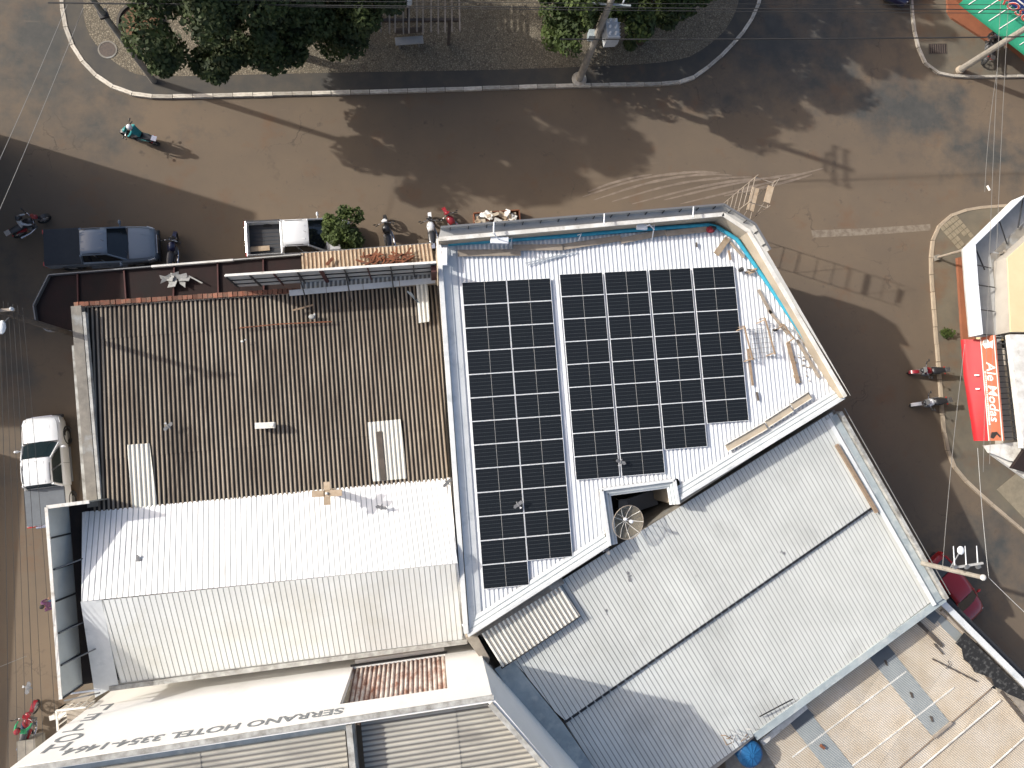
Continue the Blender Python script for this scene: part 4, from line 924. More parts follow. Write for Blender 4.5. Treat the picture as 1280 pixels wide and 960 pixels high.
# ================================================================ TOP RIGHT SHOP with green awning
B9=thing('green_awning_shop','shop front behind the green awning at the street corner','building',P(1330,-20,0))
gA,gB,gC=P(1201,0,2.9),P(1262,52,2.9),P(1400,140,2.9); de=(gB-gA).normalized(); bk=Vector((-de.y,de.x,0)); bk=bk if bk.y>0 else -bk
pA=gA-de*6; pC=gB+de*6
obj('wall',MB().wall(pA+bk*2.6,pC+bk*2.6,0,5.2,.25),M['orange_wall'],B9)
obj('roof',MB().slab([xy(pA+bk*2.6,5.2),xy(pC+bk*2.6,5.2),xy(pC+bk*12,5.4),xy(pA+bk*12,5.4)],.15),M['fibre_sheet'],B9)
GA=thing('green_awning','green fabric awning with thin white stripes over the corner pavement','awning',P(1230,40,2.9))
secs=[]
for i in range(15):
    t=i/14; p=(P(1202,2,2.75)).lerp(P(1292,72,2.75),t) if True else 0
    secs.append([p-Z*.25,p,p+bk*.7+Z*(.35+.02*math.sin(i*1.7)),p+bk*1.5+Z*(.68+.02*math.sin(i*2.3)),p+bk*2.3+Z*1.0])
obj('fabric',MB().loft(secs,caps=False),M['awning_green'],GA,smooth=True)
for i in range(7):
    t=(i+.5)/7; p=P(1202,2,2.775).lerp(P(1292,72,2.775),t); sk=de*.55
    obj('stripe',MB().prism([p+bk*.05+Z*.045,p+bk*.05+Z*.045+de*.04,p+bk*1.6+sk+Z*.745+de*.04,p+bk*1.6+sk+Z*.745],(0,0,-.01)),M['letter_white'],GA)
S2=thing('blue_sign','blue shop sign with red letters edged white above green awning','sign',P(1265,10,3.8))
p0,p1=P(1248,-8,3.75),P(1300,34,3.75); e_=(p1-p0).normalized(); nf=-bk
obj('board',MB().prism([xy(p0,3.7),xy(p1,3.7),xy(p1,4.75),xy(p0,4.75)],bk*.08),M['sign_blue'],S2)
cpt=P(1270,11,3.98); text_on('lettering','ROSO',.78,cpt+nf*.02,e_,Z,M['letter_white'],S2,shear=.25,bold=.016); text_on('lettering','ROSO',.78,cpt+nf*.035,e_,Z,M['letter_red'],S2,shear=.25,bold=.0)
obj('white_mark',MB().prism([xy(cpt+nf*.02-e_*.4,4.42),xy(cpt+nf*.02+e_*.3,4.42),xy(cpt+nf*.02+e_*.3,4.5),xy(cpt+nf*.02-e_*.4,4.5)],nf*.01),M['letter_white'],S2)
# orange tiled step
o=obj('orange_step',MB().prism(PL([(1184,-8),(1200,-8),(1201,4),(1262,46),(1254,50),(1236,52),(1190,22),(1185,14)],.26),(0,0,-.15)),M['orange_wall']); tag(o,'orange tiled step along the front of the green awning shop','step')
# ================================================================ HOUSES WEST OF THE STREET (outside the frame, they shade it)
def house(name,label,x0,x1,y0,y1,h,mw,ms,roofh=.0):
    r=thing(name,label,'building',((x0+x1)/2,(y0+y1)/2,0))
    obj('wall',MB().prism([Vector(p) for p in ((x0,y0,h-.2),(x1,y0,h-.2),(x1,y1,h-.2),(x0,y1,h-.2))],(0,0,-(h-.2))),mw,r)
    obj('parapet',MB().wall((x1-.1,y0,0),(x1-.1,y1,0),h-.2,h,.2).wall((x0,y0+.1,0),(x1,y0+.1,0),h-.21,h-.01,.19).wall((x0,y1-.1,0),(x1,y1-.1,0),h-.21,h-.01,.19),M['cap_white'],r)
    q=[Vector((x0,y0+.2,h-.1)),Vector((x1-.2,y0+.2,h-.15)),Vector((x1-.2,y1-.2,h-.15)),Vector((x0,y1-.2,h-.1))]
    sheets(r,'roof_sheet',q,(1,0,0),.3,.04,ms,'wave',8)
    for i in range(int((y1-y0)/3)):
        y=y0+1.5+3*i
        for zz in ([1.6] if h<5 else [1.6,5.0]):
            f=obj('window',MB().box((x1+.02,y,zz),.08,1.3,1.2),M['white_metal'],r); obj('pane',MB().box((x1+.05,y,zz),.06,1.15,1.05),M['glass'],f)
    return r
hx=-23.2
house('corner_house','two storey grey house across the west street',hx-12,hx,5.0,16.2,9.0,M['wall_plain'],M['fibre_sheet'])
house('row_house','low cream house further down the west street',hx-14,hx-2.2,-20.0,1.0,3.6,M['cream'],M['fibre_sheet'])
# ================================================================ ROOF CLUTTER
def plank(lab,p,q,z,w_,m='wood_grey',h=.05,cat='plank',nm='plank'):
    return tag(obj(nm,MB().beam(P(*p,z),P(*q,z),w_,h),M[m]),lab,cat)
plank('long grey board lying by the parapet nearest the brown hall roof',(572,316.5),(651,315.5),6.16,.30)
plank('grey board overlapping the long board beside the white floodlight',(641,309.5),(703,309),6.21,.28)
plank('dull brown board continuing the row of boards along the parapet',(703,309),(776,297.5),6.16,.28)
plank('grey board beside the white box at the parapet foot',(776,301),(832,290),6.16,.28)
plank('grey board at the end of the row near the red bundle',(832,292),(884,286.5),6.2,.26)
plank('pale plywood sheet leaning near the blue pipe bend',(895,318),(910,297.5),6.2,.28,'cardboard',.04)
plank('short dark brown offcut close to the solar panel corner',(911,313),(913,325),6.14,.09,'wood')
plank('tiny dark offcut on the white roof above the solar panels',(870.5,303),(871,309),6.14,.07,'wood_dark')
for i,(p,q) in enumerate((((656,329),(703,318)),((659,331.5),(720,315)))):
    o=obj('metal_tube',MB().tube([P(*p,6.12),P(*q,6.12)],.03,6),M['alu']); tag(o,('shorter' if i==0 else 'longer')+' thin aluminium tube lying on the white roof by the parapet','tube')
# pipes / boards between panel array and blue pipe
tr=random.Random(4)
def trestle(lab,p,q,spread):
    r=thing('trestle',lab,'trestle',P((p[0]+q[0])/2,(p[1]+q[1])/2,6.1)); a,b=P(*p,6.55),P(*q,6.5)
    d=(b-a).normalized(); s_=Vector((-d.y,d.x,0))
    obj('ridge',MB().beam(a,b,.06,.06),M['wood'],r)
    for c in (a.lerp(b,.05),a.lerp(b,.95)):
        for sg_ in (-1,1): obj('leg',MB().beam(c,xy(c+s_*sg_*spread+d*.05,6.08),.05,.05),M['wood'],r)
    obj('brace',MB().beam(xy(a+s_*spread*.6,6.25),xy(a-s_*spread*.6,6.25),.04,.04),M['wood'],r)
    return r
trestle('rusty brown trestle standing beside the solar panels',(930,407),(941,450),.26)
trestle('rusty brown trestle lying further from the solar panels',(956,397),(969,443),.24)
trestle('small broken trestle frame beside the blue pipe',(979,405),(993,424),.2)
plank('long brown pole lying between trestle and solar panels',(935,436),(941,482),6.14,.10,'wood')
plank('short dark board standing alone beside the stepped solar array',(946,490),(948,501),6.14,.09,'wood_dark')
plank('wide brown board lying on the roof between trestles and blue pipe',(985,428),(998,479),6.14,.18,'wood')
plank('narrow board running close to the blue pipe beyond the trestles',(996,425),(1024,472),6.14,.13,'wood_grey')
plank('brown board lying along the blue pipe by the parapet bend',(948,362),(964,392),6.14,.14,'wood_grey')
plank('long narrow board along the blue pipe above the trestles',(961,388),(985,418),6.14,.12,'wood_grey')
plank('thin board beneath the blue pipe bend',(912,302),(930,322),6.14,.12,'wood_grey')
WM=thing('wire_mesh','sheet of thin welded wire mesh lying between the two trestles','wire mesh',P(950,430,6.1))
for i in range(7):
    a=P(936+i*.8,412+i*6,6.13); b=P(966+i*.9,409+i*6,6.13); obj('wire',MB().tube([a,b],.012,4),M['mid_steel'],WM)
for i in range(6):
    a=P(938+i*5.4,411,6.14); b=P(943+i*5.4,449,6.14); obj('wire',MB().tube([a,b],.012,4),M['mid_steel'],WM)
def clutter(nm,lab,cat,c,parts):
    r=thing(nm,lab,cat,c)
    for k,(pn,mb,m_) in enumerate(parts): obj(pn,mb,M[m_],r,smooth=False)
    return r
c=P(887,288,6.15); clutter('rag_bundle','dark red rag bundle at the parapet corner','bundle',c,[('cloth',MB().ell(c+Z*.12,.22,.17,.14,10,6),'cloth_red'),('fold',MB().ell(c+Vector((.12,.05,.2)),.14,.10,.09,9,5),'cloth_dark')])
c=P(925,338,6.15); clutter('paint_pot','black paint pot standing beside the solar panel corner','pot',c,[('pot',MB().lathe([(.09,0),(.11,.2),(.115,.2),(.1,.18)],c,14),'dark_steel'),('handle',MB().tube([c+Vector((-.1,0,.2)),c+Vector((0,.02,.3)),c+Vector((.1,0,.2))],.01,5),'mid_steel')])
c=P(937,339.5,6.15); clutter('offcut_pile','small pile of yellowish offcuts next to the black pot','offcuts',c,[('offcut',MB().obox(c+Vector((.05*i-.1,.07*(i%3)-.07,.03+.02*i)),(.28,.1*(i%2),0),(-.02,.07,0),(0,0,.03)),'cardboard' if i%2 else 'wood_dark') for i in range(6)])
c=P(968,413,6.15); clutter('tool_bag','small black tool bag lying between trestle and blue pipe','bag',c,[('bag',MB().ell(c+Z*.07,.13,.07,.08,10,6),'dark_steel'),('strap',MB().tube([c+Vector((-.1,0,.1)),c+Vector((0,.04,.2)),c+Vector((.1,0,.1))],.012,5),'wood')])
rs=random.Random(9); RB=thing('roof_rubble','scattered grey mortar crumbs by the lower end of the blue pipe','rubble',P(1008,462,6.08))
for i in range(26):
    x,y=rs.uniform(992,1020),rs.uniform(443,478); s_=rs.uniform(.05,.14); an=rs.random()*3
    obj('crumb',MB().obox(P(x,y,6.08),(s_*math.cos(an),s_*math.sin(an),0),(-s_*.6*math.sin(an),s_*.6*math.cos(an),0),(0,0,s_*.5)),M['rubble'],RB)
# spare gutter lengths lying along the south-east edge
for k,(p,q,lab) in enumerate((((1012,494),(990,508),'cream gutter length nearest the building corner by the blue pipe end'),((989,510),(958,530),'middle cream gutter length lying along the white roof edge'),((957,532),(908,560),'cream gutter length nearest the light well'))):
    r=thing('gutter_length',lab,'gutter',P((p[0]+q[0])/2,(p[1]+q[1])/2,6.2)); a,b=P(*p,6.22),P(*q,6.22); d=(b-a).normalized(); s_=Vector((-d.y,d.x,0))
    obj('tray',MB().beam(a,b,.34,.03),M['render_beige'],r)
    for sg_ in (-1,1): obj('lip',MB().beam(a+s_*.17*sg_+Z*.04,b+s_*.17*sg_+Z*.04,.02,.1),M['cap_white'],r)
    obj('end_cap',MB().beam(a+s_*.17+Z*.03,a-s_*.17+Z*.03,.02,.09),M['mid_steel'],r)
# floodlights and boxes at the parapet
def flood(lab,c,w_,d_,arm):
    r=thing('floodlight',lab,'floodlight',c); c=Vector(c)
    obj('housing',MB().box(c+Z*.16,w_,d_,.16),M['white_metal'],r,bevel=.02); obj('bracket',MB().tube([c+Z*.1]+[Vector(p) for p in arm],.03,6),M['white_metal'],r)
    obj('foot',MB().box(c+Z*.04,w_*.4,d_*.6,.08),M['mid_steel'],r); return r
flood('white floodlight box on a bent arm at the parapet foot',P(624,301.5,6.7),.80,.30,[P(617,291,7.62),P(617,283,7.4)])
flood('upright white box at the parapet corner beside the brown hall roof',P(556,322,6.3),.22,.8,[P(551,308,6.5)])
flood('small white box with a rag beside the blue pipe',P(801,285,6.5),.5,.24,[P(812,281,6.9),P(818,287,6.6)])
for x0,y0,x1,y1,lab in ((640,297,638,309,'white loop bracket beside the floodlight box'),(727,292,722,302,'white bent rod over the blue pipe in the middle of the parapet'),(818,281,815,300,'white bent rod next to the small white box')):
    r=thing('bent_rod',lab,'rod',P(x1,y1,6.1)); obj('rod',MB().tube([P(x1,y1,6.1),P((x0+x1)/2,(y0+y1)/2,6.5),P(x0,y0,6.7),P(x0-5,y0+2,6.5)],.025,6),M['white_metal'],r,smooth=True)
for x0,x1 in ((617,617.5),(755,755.5),(866,867)):
    r=thing('sign_stay',{617:'white stay between parapet and signboard above the floodlight',755:'white stay in the middle of the grey signboard',866:'white stay at the corner end of the grey signboard'}[x0],'stay',P(x0,283-(x0-617)*.078,7.5))
    y=283-(x0-617)*.078; obj('bar',MB().tube([P(x0,y+8,7.55),P(x1,y-5,7.4)],.03,6),M['white_metal'],r)
c=P(755,290,7.55)
for (x,y,s_,lab) in ((612,297.5,.1,''),): pass
# satellite dish in the light well
DS=thing('satellite_dish','mesh satellite dish with thin ribs standing in the light well','satellite dish',xy(P(783,652,5.6),2.42))
dc=P(783,652,6.25); Rd=.76; tilt=Matrix.Rotation(R_(16),3,Vector((.5,.85,0)).normalized())
mb=MB(); nn_,mm_=32,7
def dpt(r,a): return dc+tilt@Vector((r*math.cos(a),r*math.sin(a),.42*(r/Rd)**2*Rd-.15))
for i in range(mm_+1):
    for k in range(nn_): mb.v.append(dpt(max(.03,Rd*i/mm_),2*math.pi*k/nn_))
for i in range(mm_):
    for k in range(nn_): mb.f.append((i*nn_+k,i*nn_+(k+1)%nn_,(i+1)*nn_+(k+1)%nn_,(i+1)*nn_+k))
dm=bpy.data.materials.new('dish_mesh'); dm.use_nodes=True; b_=dm.node_tree.nodes['Principled BSDF']; b_.inputs['Base Color'].default_value=(.40,.36,.28,1); b_.inputs['Roughness'].default_value=.6; b_.inputs['Alpha'].default_value=.34
obj('reflector',mb,dm,DS,smooth=True)
obj('rim',MB().tube([dpt(Rd,2*math.pi*k/32) for k in range(33)],.018,5),M['wood_grey'],DS)
for k in range(9): obj('rib',MB().tube([dpt(.05,2*math.pi*k/9),dpt(Rd*.5,2*math.pi*k/9)+Z*.01,dpt(Rd,2*math.pi*k/9)+Z*.01],.014,5),M['cap_white'],DS)
fd=dc+tilt@Vector((-.12,.16,.62)); obj('feed_horn',MB().lathe([(.05,-.12),(.075,-.1),(.075,.1),(.03,.12)],fd,12).ell(fd+Vector((-.25,.1,.0)),.09,.07,.07,10,6),M['white_metal'],DS)
for k in range(3): obj('feed_strut',MB().tube([fd,dpt(Rd*.9,2*math.pi*k/3+.4)],.011,5),M['mid_steel'],DS)
obj('mast',MB().tube([xy(dc,2.42),dc-Z*.25],.05,8),M['mid_steel'],DS)
c=xy(P(781,631,3.2),2.42); r=thing('plastic_chair','grey plastic chair standing in the dark light well','chair',c)
obj('seat',MB().box(c+Z*.44,.46,.46,.04),M['panel_grey'],r,bevel=.015); obj('backrest',MB().obox(c+Vector((.0,.24,.68)),(.46,0,0),(0,.04,0),(0,.06,.46)),M['panel_grey'],r,bevel=.015)
for i in (-1,1):
    for j in (-1,1): obj('leg',MB().tube([c+Vector((.2*i,.2*j,.44)),c+Vector((.23*i,.23*j,0))],.018,6),M['panel_grey'],r)
c=xy(P(802,628,3.0),2.42); o=obj('metal_crate',MB().box(c+Z*.2,1.6,.7,.4,.3).box(c+Z*.42,1.64,.74,.04,.3),M['mid_steel']); tag(o,'grey metal crate on the floor of the light well','crate')
# clutter on the brown roof
c=P(333,532,5.3); clutter('roof_vent','white block with a small cap standing on the brown roof','vent',c,[('block',MB().box(c+Z*.22,.82,.26,.3,.05),'cap_white'),('cap',MB().ell(c+Vector((.36,.02,.42)),.09,.08,.07,8,5),'cap_white'),('foot',MB().box(c+Z*.05,.5,.2,.1,.05),'concrete')])
# plus-shaped wooden finial on a post
c=xy(P(408,617,7.0),5.4); r=thing('roof_cross','wooden cross-armed post standing where brown and white roofs meet','cross',c)
obj('post',MB().box(c+Z*.7,.24,.24,1.5,.06),M['cardboard'],r)
for k,l in enumerate((.62,.48,.62,.48)):
    a=k*math.pi/2-.04+.08; d=Vector((math.cos(a),math.sin(a),0)); obj('arm',MB().beam(c+d*.13+Z*1.42,c+d*l+Z*1.42,.26,.12),M['cardboard'],r)
obj('finial',MB().ell(c+Z*1.5,.07,.07,.07,8,5),M['cap_white'],r)
# skylight debris, sticks, bag
BG=thing('grey_bundle','crumpled pale grey sheet bundle lying on the dark red canopy','bundle',P(222,349,3.4)); rs=random.Random(6)
for i in range(14):
    x=rs.uniform(205,234); y=rs.uniform(343,356); obj('sheet_piece',MB().obox(P(x,y,3.42+rs.uniform(0,.15)),(rs.uniform(.2,.5),rs.uniform(-.2,.2),rs.uniform(-.1,.1)),(rs.uniform(-.1,.1),rs.uniform(.12,.3),rs.uniform(-.08,.1)),(0,0,.02)),M['bag_grey'],BG)
obj('stick',MB().beam(P(236,345,3.5),P(253,354,3.5),.06,.05),M['bag_grey'],BG)
for p,q,lab in (((366,388),(392,381),'thin brown stick lying on the brown roof near the gutter'),((509,364),(524,379),'grey metal pole lying across the small clear roof sheet')):
    o=obj('stick',MB().beam(P(*p,5.25),P(*q,5.25),.07,.05),M['wood' if p[0]<400 else 'flash_blue']); tag(o,lab,'stick')
o=obj('stick',MB().beam(P(513,365,5.25),P(522,378,5.25),.05,.05),M['flash_blue']); tag(o,'thinner grey rod beside the metal pole on the brown roof','stick')
o=obj('iron_bar',MB().tube([P(299,410,5.2),P(350,405,5.2),P(415,402,5.2)],.03,6),M['rust']); tag(o,'long rusty bar lying across the brown roof sheets','bar')
c=P(390,396,5.25); clutter('plastic_bag','pale crumpled bag on the brown roof below the gutter','bag',c,[('bag',MB().ell(c,.16,.12,.09,9,5),'bag_grey'),('knot',MB().ell(c+Vector((.12,.1,.05)),.05,.05,.05,6,4),'cap_white')])
c=P(303,427,5.2); clutter('lichen_patch_stone','small whitish stone on a stained spot of the brown roof','stone',c,[('stone',MB().ell(c+Z*.05,.07,.05,.05,8,5),'cap_white'),('chip',MB().ell(c+Vector((.14,.08,.04)),.05,.04,.03,7,4),'old_white')])
# ---------------------------------------------------------------- pigeons
def make_bird():
    r=thing('pigeon','x','bird')
    b=MB(); sec=[]
    for x,w_,h in ((-.17,.02,.02),(-.1,.06,.05),(0,.085,.075),(.09,.07,.065),(.14,.045,.045),(.19,.04,.04),(.225,.012,.012)):
        sec.append([Vector((x,w_*math.cos(a),.10+h*math.sin(a)+(.03 if x>.1 else 0))) for a in [2*math.pi*k/8 for k in range(8)]])
    obj('body',b.loft(sec,close=True),M['feather'],r,smooth=True)
    for s_ in (-1,1): obj('wing',MB().prism([(.10,.05*s_,.14),(.13,.24*s_,.19),(.02,.36*s_,.17),(-.08,.30*s_,.15),(-.09,.05*s_,.13)],(0,0,-.012)),M['feather'],r)
    obj('tail',MB().prism([(-.14,.03,.10),(-.27,.07,.10),(-.27,-.07,.10),(-.14,-.03,.10)],(0,0,-.012)),M['feather_white'],r)
    return r
bird=make_bird(); birds=[(648,631,6.3,'pigeon landing on the two-column solar array',2.2),(775,577,6.3,'pigeon perched on the four-column solar array edge',1.2),(785,720,5.2,'pigeon above the warehouse roof by the solar array corner',.3),(757,767,5.1,'dark pigeon spread winged over the shaded grey roof',2.9),
 (870,714,5.0,'pale pigeon over the grey roof between dish and lap line',-.5),(975,689,4.9,'pigeon over the grey roof near the timber beam',.9),(174,700,6.1,'pigeon standing on the white hotel roof by the facade board',.2),(477,634,5.9,'pigeon in the shadow of the roof cross',1.4),(211,532,5.4,'pale pigeon on the brown roof above the clear sheet',-.8),
 (559,603,5.9,'pigeon at the seam of brown and white roofs by the solar building',2.4),(758,687,6.0,'pigeon on the flashing below the light well',.4),(36,858,3.0,'bird flying low over the west street near the motorcycle',-.2)]
for i,(x,y,z,lab,a) in enumerate(birds):
    o=bird if i==0 else copy_tree(bird); sc=.72 if i!=11 else .85
    place(o,P(x,y,z),a,lab,'pigeons on and over the roofs',(random.uniform(-.2,.2),random.uniform(-.2,.2))); o.scale=(sc,sc,sc)
# ================================================================ POLES AND WIRES
def pole(nm,lab,base,h,r0,r1,lean=(0,0)):
    r=thing(nm,lab,'pole',base); b=Vector(base); t=b+Vector((lean[0],lean[1],h))
    obj('shaft',MB().tube([b,t],[r0,r1],10),M['concrete_pole'],r,smooth=False); return r,b,t
def crossarm(r,t,d,l,zoff,n=3):
    d=Vector((d[0],d[1],0)).normalized(); c=t-Z*zoff; a=obj('crossarm',MB().beam(c-d*l/2,c+d*l/2,.10,.10),M['wood_grey'],r)
    for i in range(n):
        p=c+d*l*((i/(n-1))-.5)*.94; obj('insulator',MB().lathe([(.03,.05),(.07,.08),(.04,.12),(.07,.16),(.03,.22)],p,10),M['porcelain'],a)
# pole at the plaza corner
r1,b1,t1_=pole('utility_pole','concrete utility pole at the rounded plaza corner by the tree',P(192,101,.12),9.2,.17,.11,(.0,0))
crossarm(r1,t1_,(.3,1),1.8,.3)
for z_ in (4.4,): obj('clamp',MB().box(b1+Z*6.0,.4,.4,.12,.4),M['dark_steel'],r1)
# pole with transformer
r2,b2,t2=pole('transformer_pole','utility pole carrying a grey transformer at the plaza edge',P(724,99,.12),10.0,.20,.13,(.0,0))
obj('pad',MB().lathe([(.42,0),(.40,.06),(.0,.07)],b2,18,cap=False),M['kerb'],r2)
crossarm(r2,t2,(.0,1),2.3,.25); crossarm(r2,t2,(.05,1),2.3,.7); crossarm(r2,t2,(.2,1),1.2,1.0,2)
tb=b2+Vector((.55,-.12,4.9)); tk=obj('transformer_tank',MB().box(tb,.62,.95,.95,.12),M['transformer'],r2,bevel=.04)
for i in range(3): 
    for j in (0,1): p=tb+Vector((-.14+.28*j,.32-.32*i,.47)); obj('bushing',MB().lathe([(.05,0),(.075,.05),(.045,.09),(.07,.14),(.04,.2),(.02,.24)],p,9),M['porcelain'],tk)
for i in range(5): obj('cooling_fin',MB().box(tb+Vector((.36,.36-.18*i,-.02)),.14,.03,.7,.12),M['transformer'],tk)
obj('bracket',MB().beam(b2+Z*4.9,tb,.1,.1),M['mid_steel'],r2)
obj('cutout_bar',MB().beam(t2+Vector((-.9,0,-3.0)),t2+Vector((1.0,0,-3.0)),.07,.07),M['flash_blue'],r2)
for i in range(3): obj('fuse',MB().tube([t2+Vector((-.6+.6*i,.05,-3.0)),t2+Vector((-.5+.6*i,.25,-2.6))],.035,6),M['porcelain'],r2)
obj('junction_box',MB().box(b2+Vector((-.28,.05,4.3)),.28,.34,.5),M['flash_blue'],r2)
# pole on the top right corner (leaning)
r3,b3,t3=pole('utility_pole','stout concrete utility pole on the corner pavement by the green awning',P(1199,88,.12),9.0,.19,.12,(0,-.5))
obj('collar',MB().lathe([(.24,0),(.24,.16),(.18,.18)],b3,12,cap=False),M['kerb_tan'],r3); crossarm(r3,t3,(0,1),1.8,.3)
# pole at the hall corner
r4,b4,t4=pole('utility_pole','utility pole rising beside the hall corner at the red canopy',P(131,431,.06),9.6,.15,.10)
r4.children[0].data.materials[0]=M['wood_dark']; crossarm(r4,t4,(1,.1),1.2,.25)
lm=t4+Vector((-.1,-.35,-.9)); obj('lamp_arm',MB().tube([t4-Z*1.2,lm],.03,6),M['mid_steel'],r4); obj('lamp_head',MB().ell(lm+Vector((-.05,-.18,.02)),.16,.28,.09,10,6),M['lamp_clear'],r4)
# pole by the red car
r5,b5,t5=pole('utility_pole','pale utility pole with white street lamp beside the red car',P(1084,688,0),8.6,.15,.10)
arm=t5-Z*2.1; lh=P(1201,688,6.6); obj('lamp_arm',MB().tube([arm,lh],.03,6),M['mid_steel'],r5); obj('lamp_head',MB().ell(lh,.17,.2,.1,12,7),M['lamp_clear'],r5)
obj('top_cap',MB().ell(t5+Z*.02,.14,.14,.08,10,5),M['cap_white'],r5)
ca=obj('crossarm',MB().beam(t5+Vector((-1.0,.35,-.5)),t5+Vector((.35,.55,-.4)),.09,.09),M['panel_grey'],r5)
for i in range(3):
    p=t5+Vector((-.95+.55*i,.40,-.45)); obj('strain_insulator',MB().tube([p,p+Vector((-.05,.9,.05))],[.03,.02],7),M['porcelain'],ca); 
    obj('link',MB().box(p,.16,.16,.16,.5),M['mid_steel'],ca)
def wire(lab,p,q,sag,r=.012,m='cable',grp=None):
    p=Vector(p);q=Vector(q); n=14; pts=[p.lerp(q,i/n)-Z*sag*4*(i/n)*(1-i/n) for i in range(n+1)]
    o=obj('power_line',MB().tube(pts,r,4,cap=False),M[m],fix=False); tag(o,lab,'power line',grp); return o
WG='overhead power lines'
far_w=Vector((-60,t1_.y+3,8.8))
for k,(x0,y0,x1,y1) in enumerate(((104,10,-60,395),(84,6,-95,400))):
    wire(['pale line from the plaza corner pole towards the hall corner pole','outer pale line from the plaza corner pole towards the hall corner pole'][k],P(x0,y0,8.0+.3*k),P(x1,y1,9.0),.15,.011,'cable_pale',WG)
for k,(y0,y1,z_,r_) in enumerate(((1,12,9.0,.020),(6,17,8.6,.014),(46,45,7.6,.030),(-1,6,9.4,.012))):
    wire(['thick dark line along the plaza passing the transformer pole','thin dark line just below the thick one along the plaza','heavy dark bundle crossing the corner pavement above the drain','uppermost thin line along the plaza street'][k],P(60 if k!=2 else 700,(3,4,49,-2)[k],z_),P(1340,y1,z_),.1,r_,'cable',WG)
for k,(x0,y0,x1,y1) in enumerate(((1252,-20,1229,260),(1262,-20,1237,250),(1246,90,1231,240))):
    wire(['pale line running over the street from the corner pavement','outer pale line over the street towards the corner shop','short pale drop line over the street by the corner shop'][k],P(x0,y0,8.5),P(x1,y1+ (330 if k<2 else 0),7.5),.12,.009,'cable_pale',WG)
wire('pale line along the clothes shop towards the street lamp pole',P(1222,560,7.6),P(1236,722,8.3),.05,.010,'cables_alu',WG)
wire('dark line across the lower street to the lamp pole',P(1206,430,7.5),P(1178,712,6.6),.1,.012,'cable_pale',WG)
wire('pale line leaving the lamp pole past the red car',P(1236,722,8.4),P(1330,810,8.4),.1,.013,'cables_alu',WG)
for k in range(7):
    x0=2+5*k; x1=(12,24,36,47,58,70,88)[k]
    wire(f"{ORD[k]} line from the house side among those hanging above the west street",P(-8+6*k,372+2*k,9.3-.25*(k%3)),P(x1-14,985,7.8-.2*k),.18,.008+.003*(k%3==1),'cable',WG)
wire('heavy cable bundle from the hall corner pole over the street',t4-Z*.6,P(-60,376,8.8),.1,.05,'cable',WG)
wire('thin line slanting down towards the balcony on the west street',P(-40,850,7),P(33,820,5.2),.05,.012,'cable_pale',WG)
o=obj('line_spacer',MB().tube([P(1234,232,7.9),P(1237,238,7.9)],.05,6),M['cap_white']); tag(o,'small white spacer on the pale line near the corner shop','spacer')
# ================================================================ PLAZA THINGS
PG=thing('pergola','timber pergola with thin pale slats on dark beams in the plaza','pergola',P(510,15,.12)); zg=2.6
for i in range(16):
    x=441+8.8*i; obj('slat',MB().beam(P(x+tr.uniform(-1.5,1.5),-60,zg),P(x+1+tr.uniform(-1.5,1.5),41+tr.uniform(-2,2),zg),.07,.12),M['wood_grey'],PG)
for y in (26,-40): obj('beam',MB().beam(P(436,y,zg-.14),P(576,y-1,zg-.14),.14,.16),M['wood_dark'],PG)
for x,y in ((452,26),(562,25),(452,-40),(562,-40)): obj('post',MB().beam(xy(P(x,y,zg-.2),.12),P(x,y,zg-.2),.16,.16),M['wood_dark'],PG)
BN=thing('bench','pale concrete slab bench with dark backrest by the pergola','bench',P(511,52,.12)); a,b=P(494,52,.55),P(529,49.5,.55)
obj('seat',MB().beam(a,b,.42,.08),M['panel_grey'],BN,bevel=.01); 
bkv=Vector((0,.42,0)); obj('backrest',MB().beam(a+bkv+Z*.25,b+bkv+Z*.25,.08,.45),M['wood_dark'],BN)
for t in (.15,.85): obj('leg',MB().box(xy(a.lerp(b,t),.31),.10,.36,.42),M['concrete'],BN)
o=clutter('globe_lamp','white globe lamp above the pergola slats','lamp',P(509,2,.12),[('globe',MB().ell(P(509,2,2.95),.26,.26,.26,14,9),'cap_white'),('post',MB().tube([xy(P(509,2,2.95),.12),P(509,2,2.75)],.05,8),'dark_steel')])
# round soil bed
SB=thing('tree_bed','round planting bed of red soil with dark kerb in plaza','planting bed',P(176,30,.12)); c=P(176,30,.126)
obj('soil',MB().lathe([(0.01,.05),(.9,.05),(1.05,.0)],c,28,cap=False),M['dirt_red'],SB); obj('rim',MB().lathe([(1.04,0),(1.04,.14),(1.16,.14),(1.16,0)],c,32,cap=False),M['pave_dark'],SB)
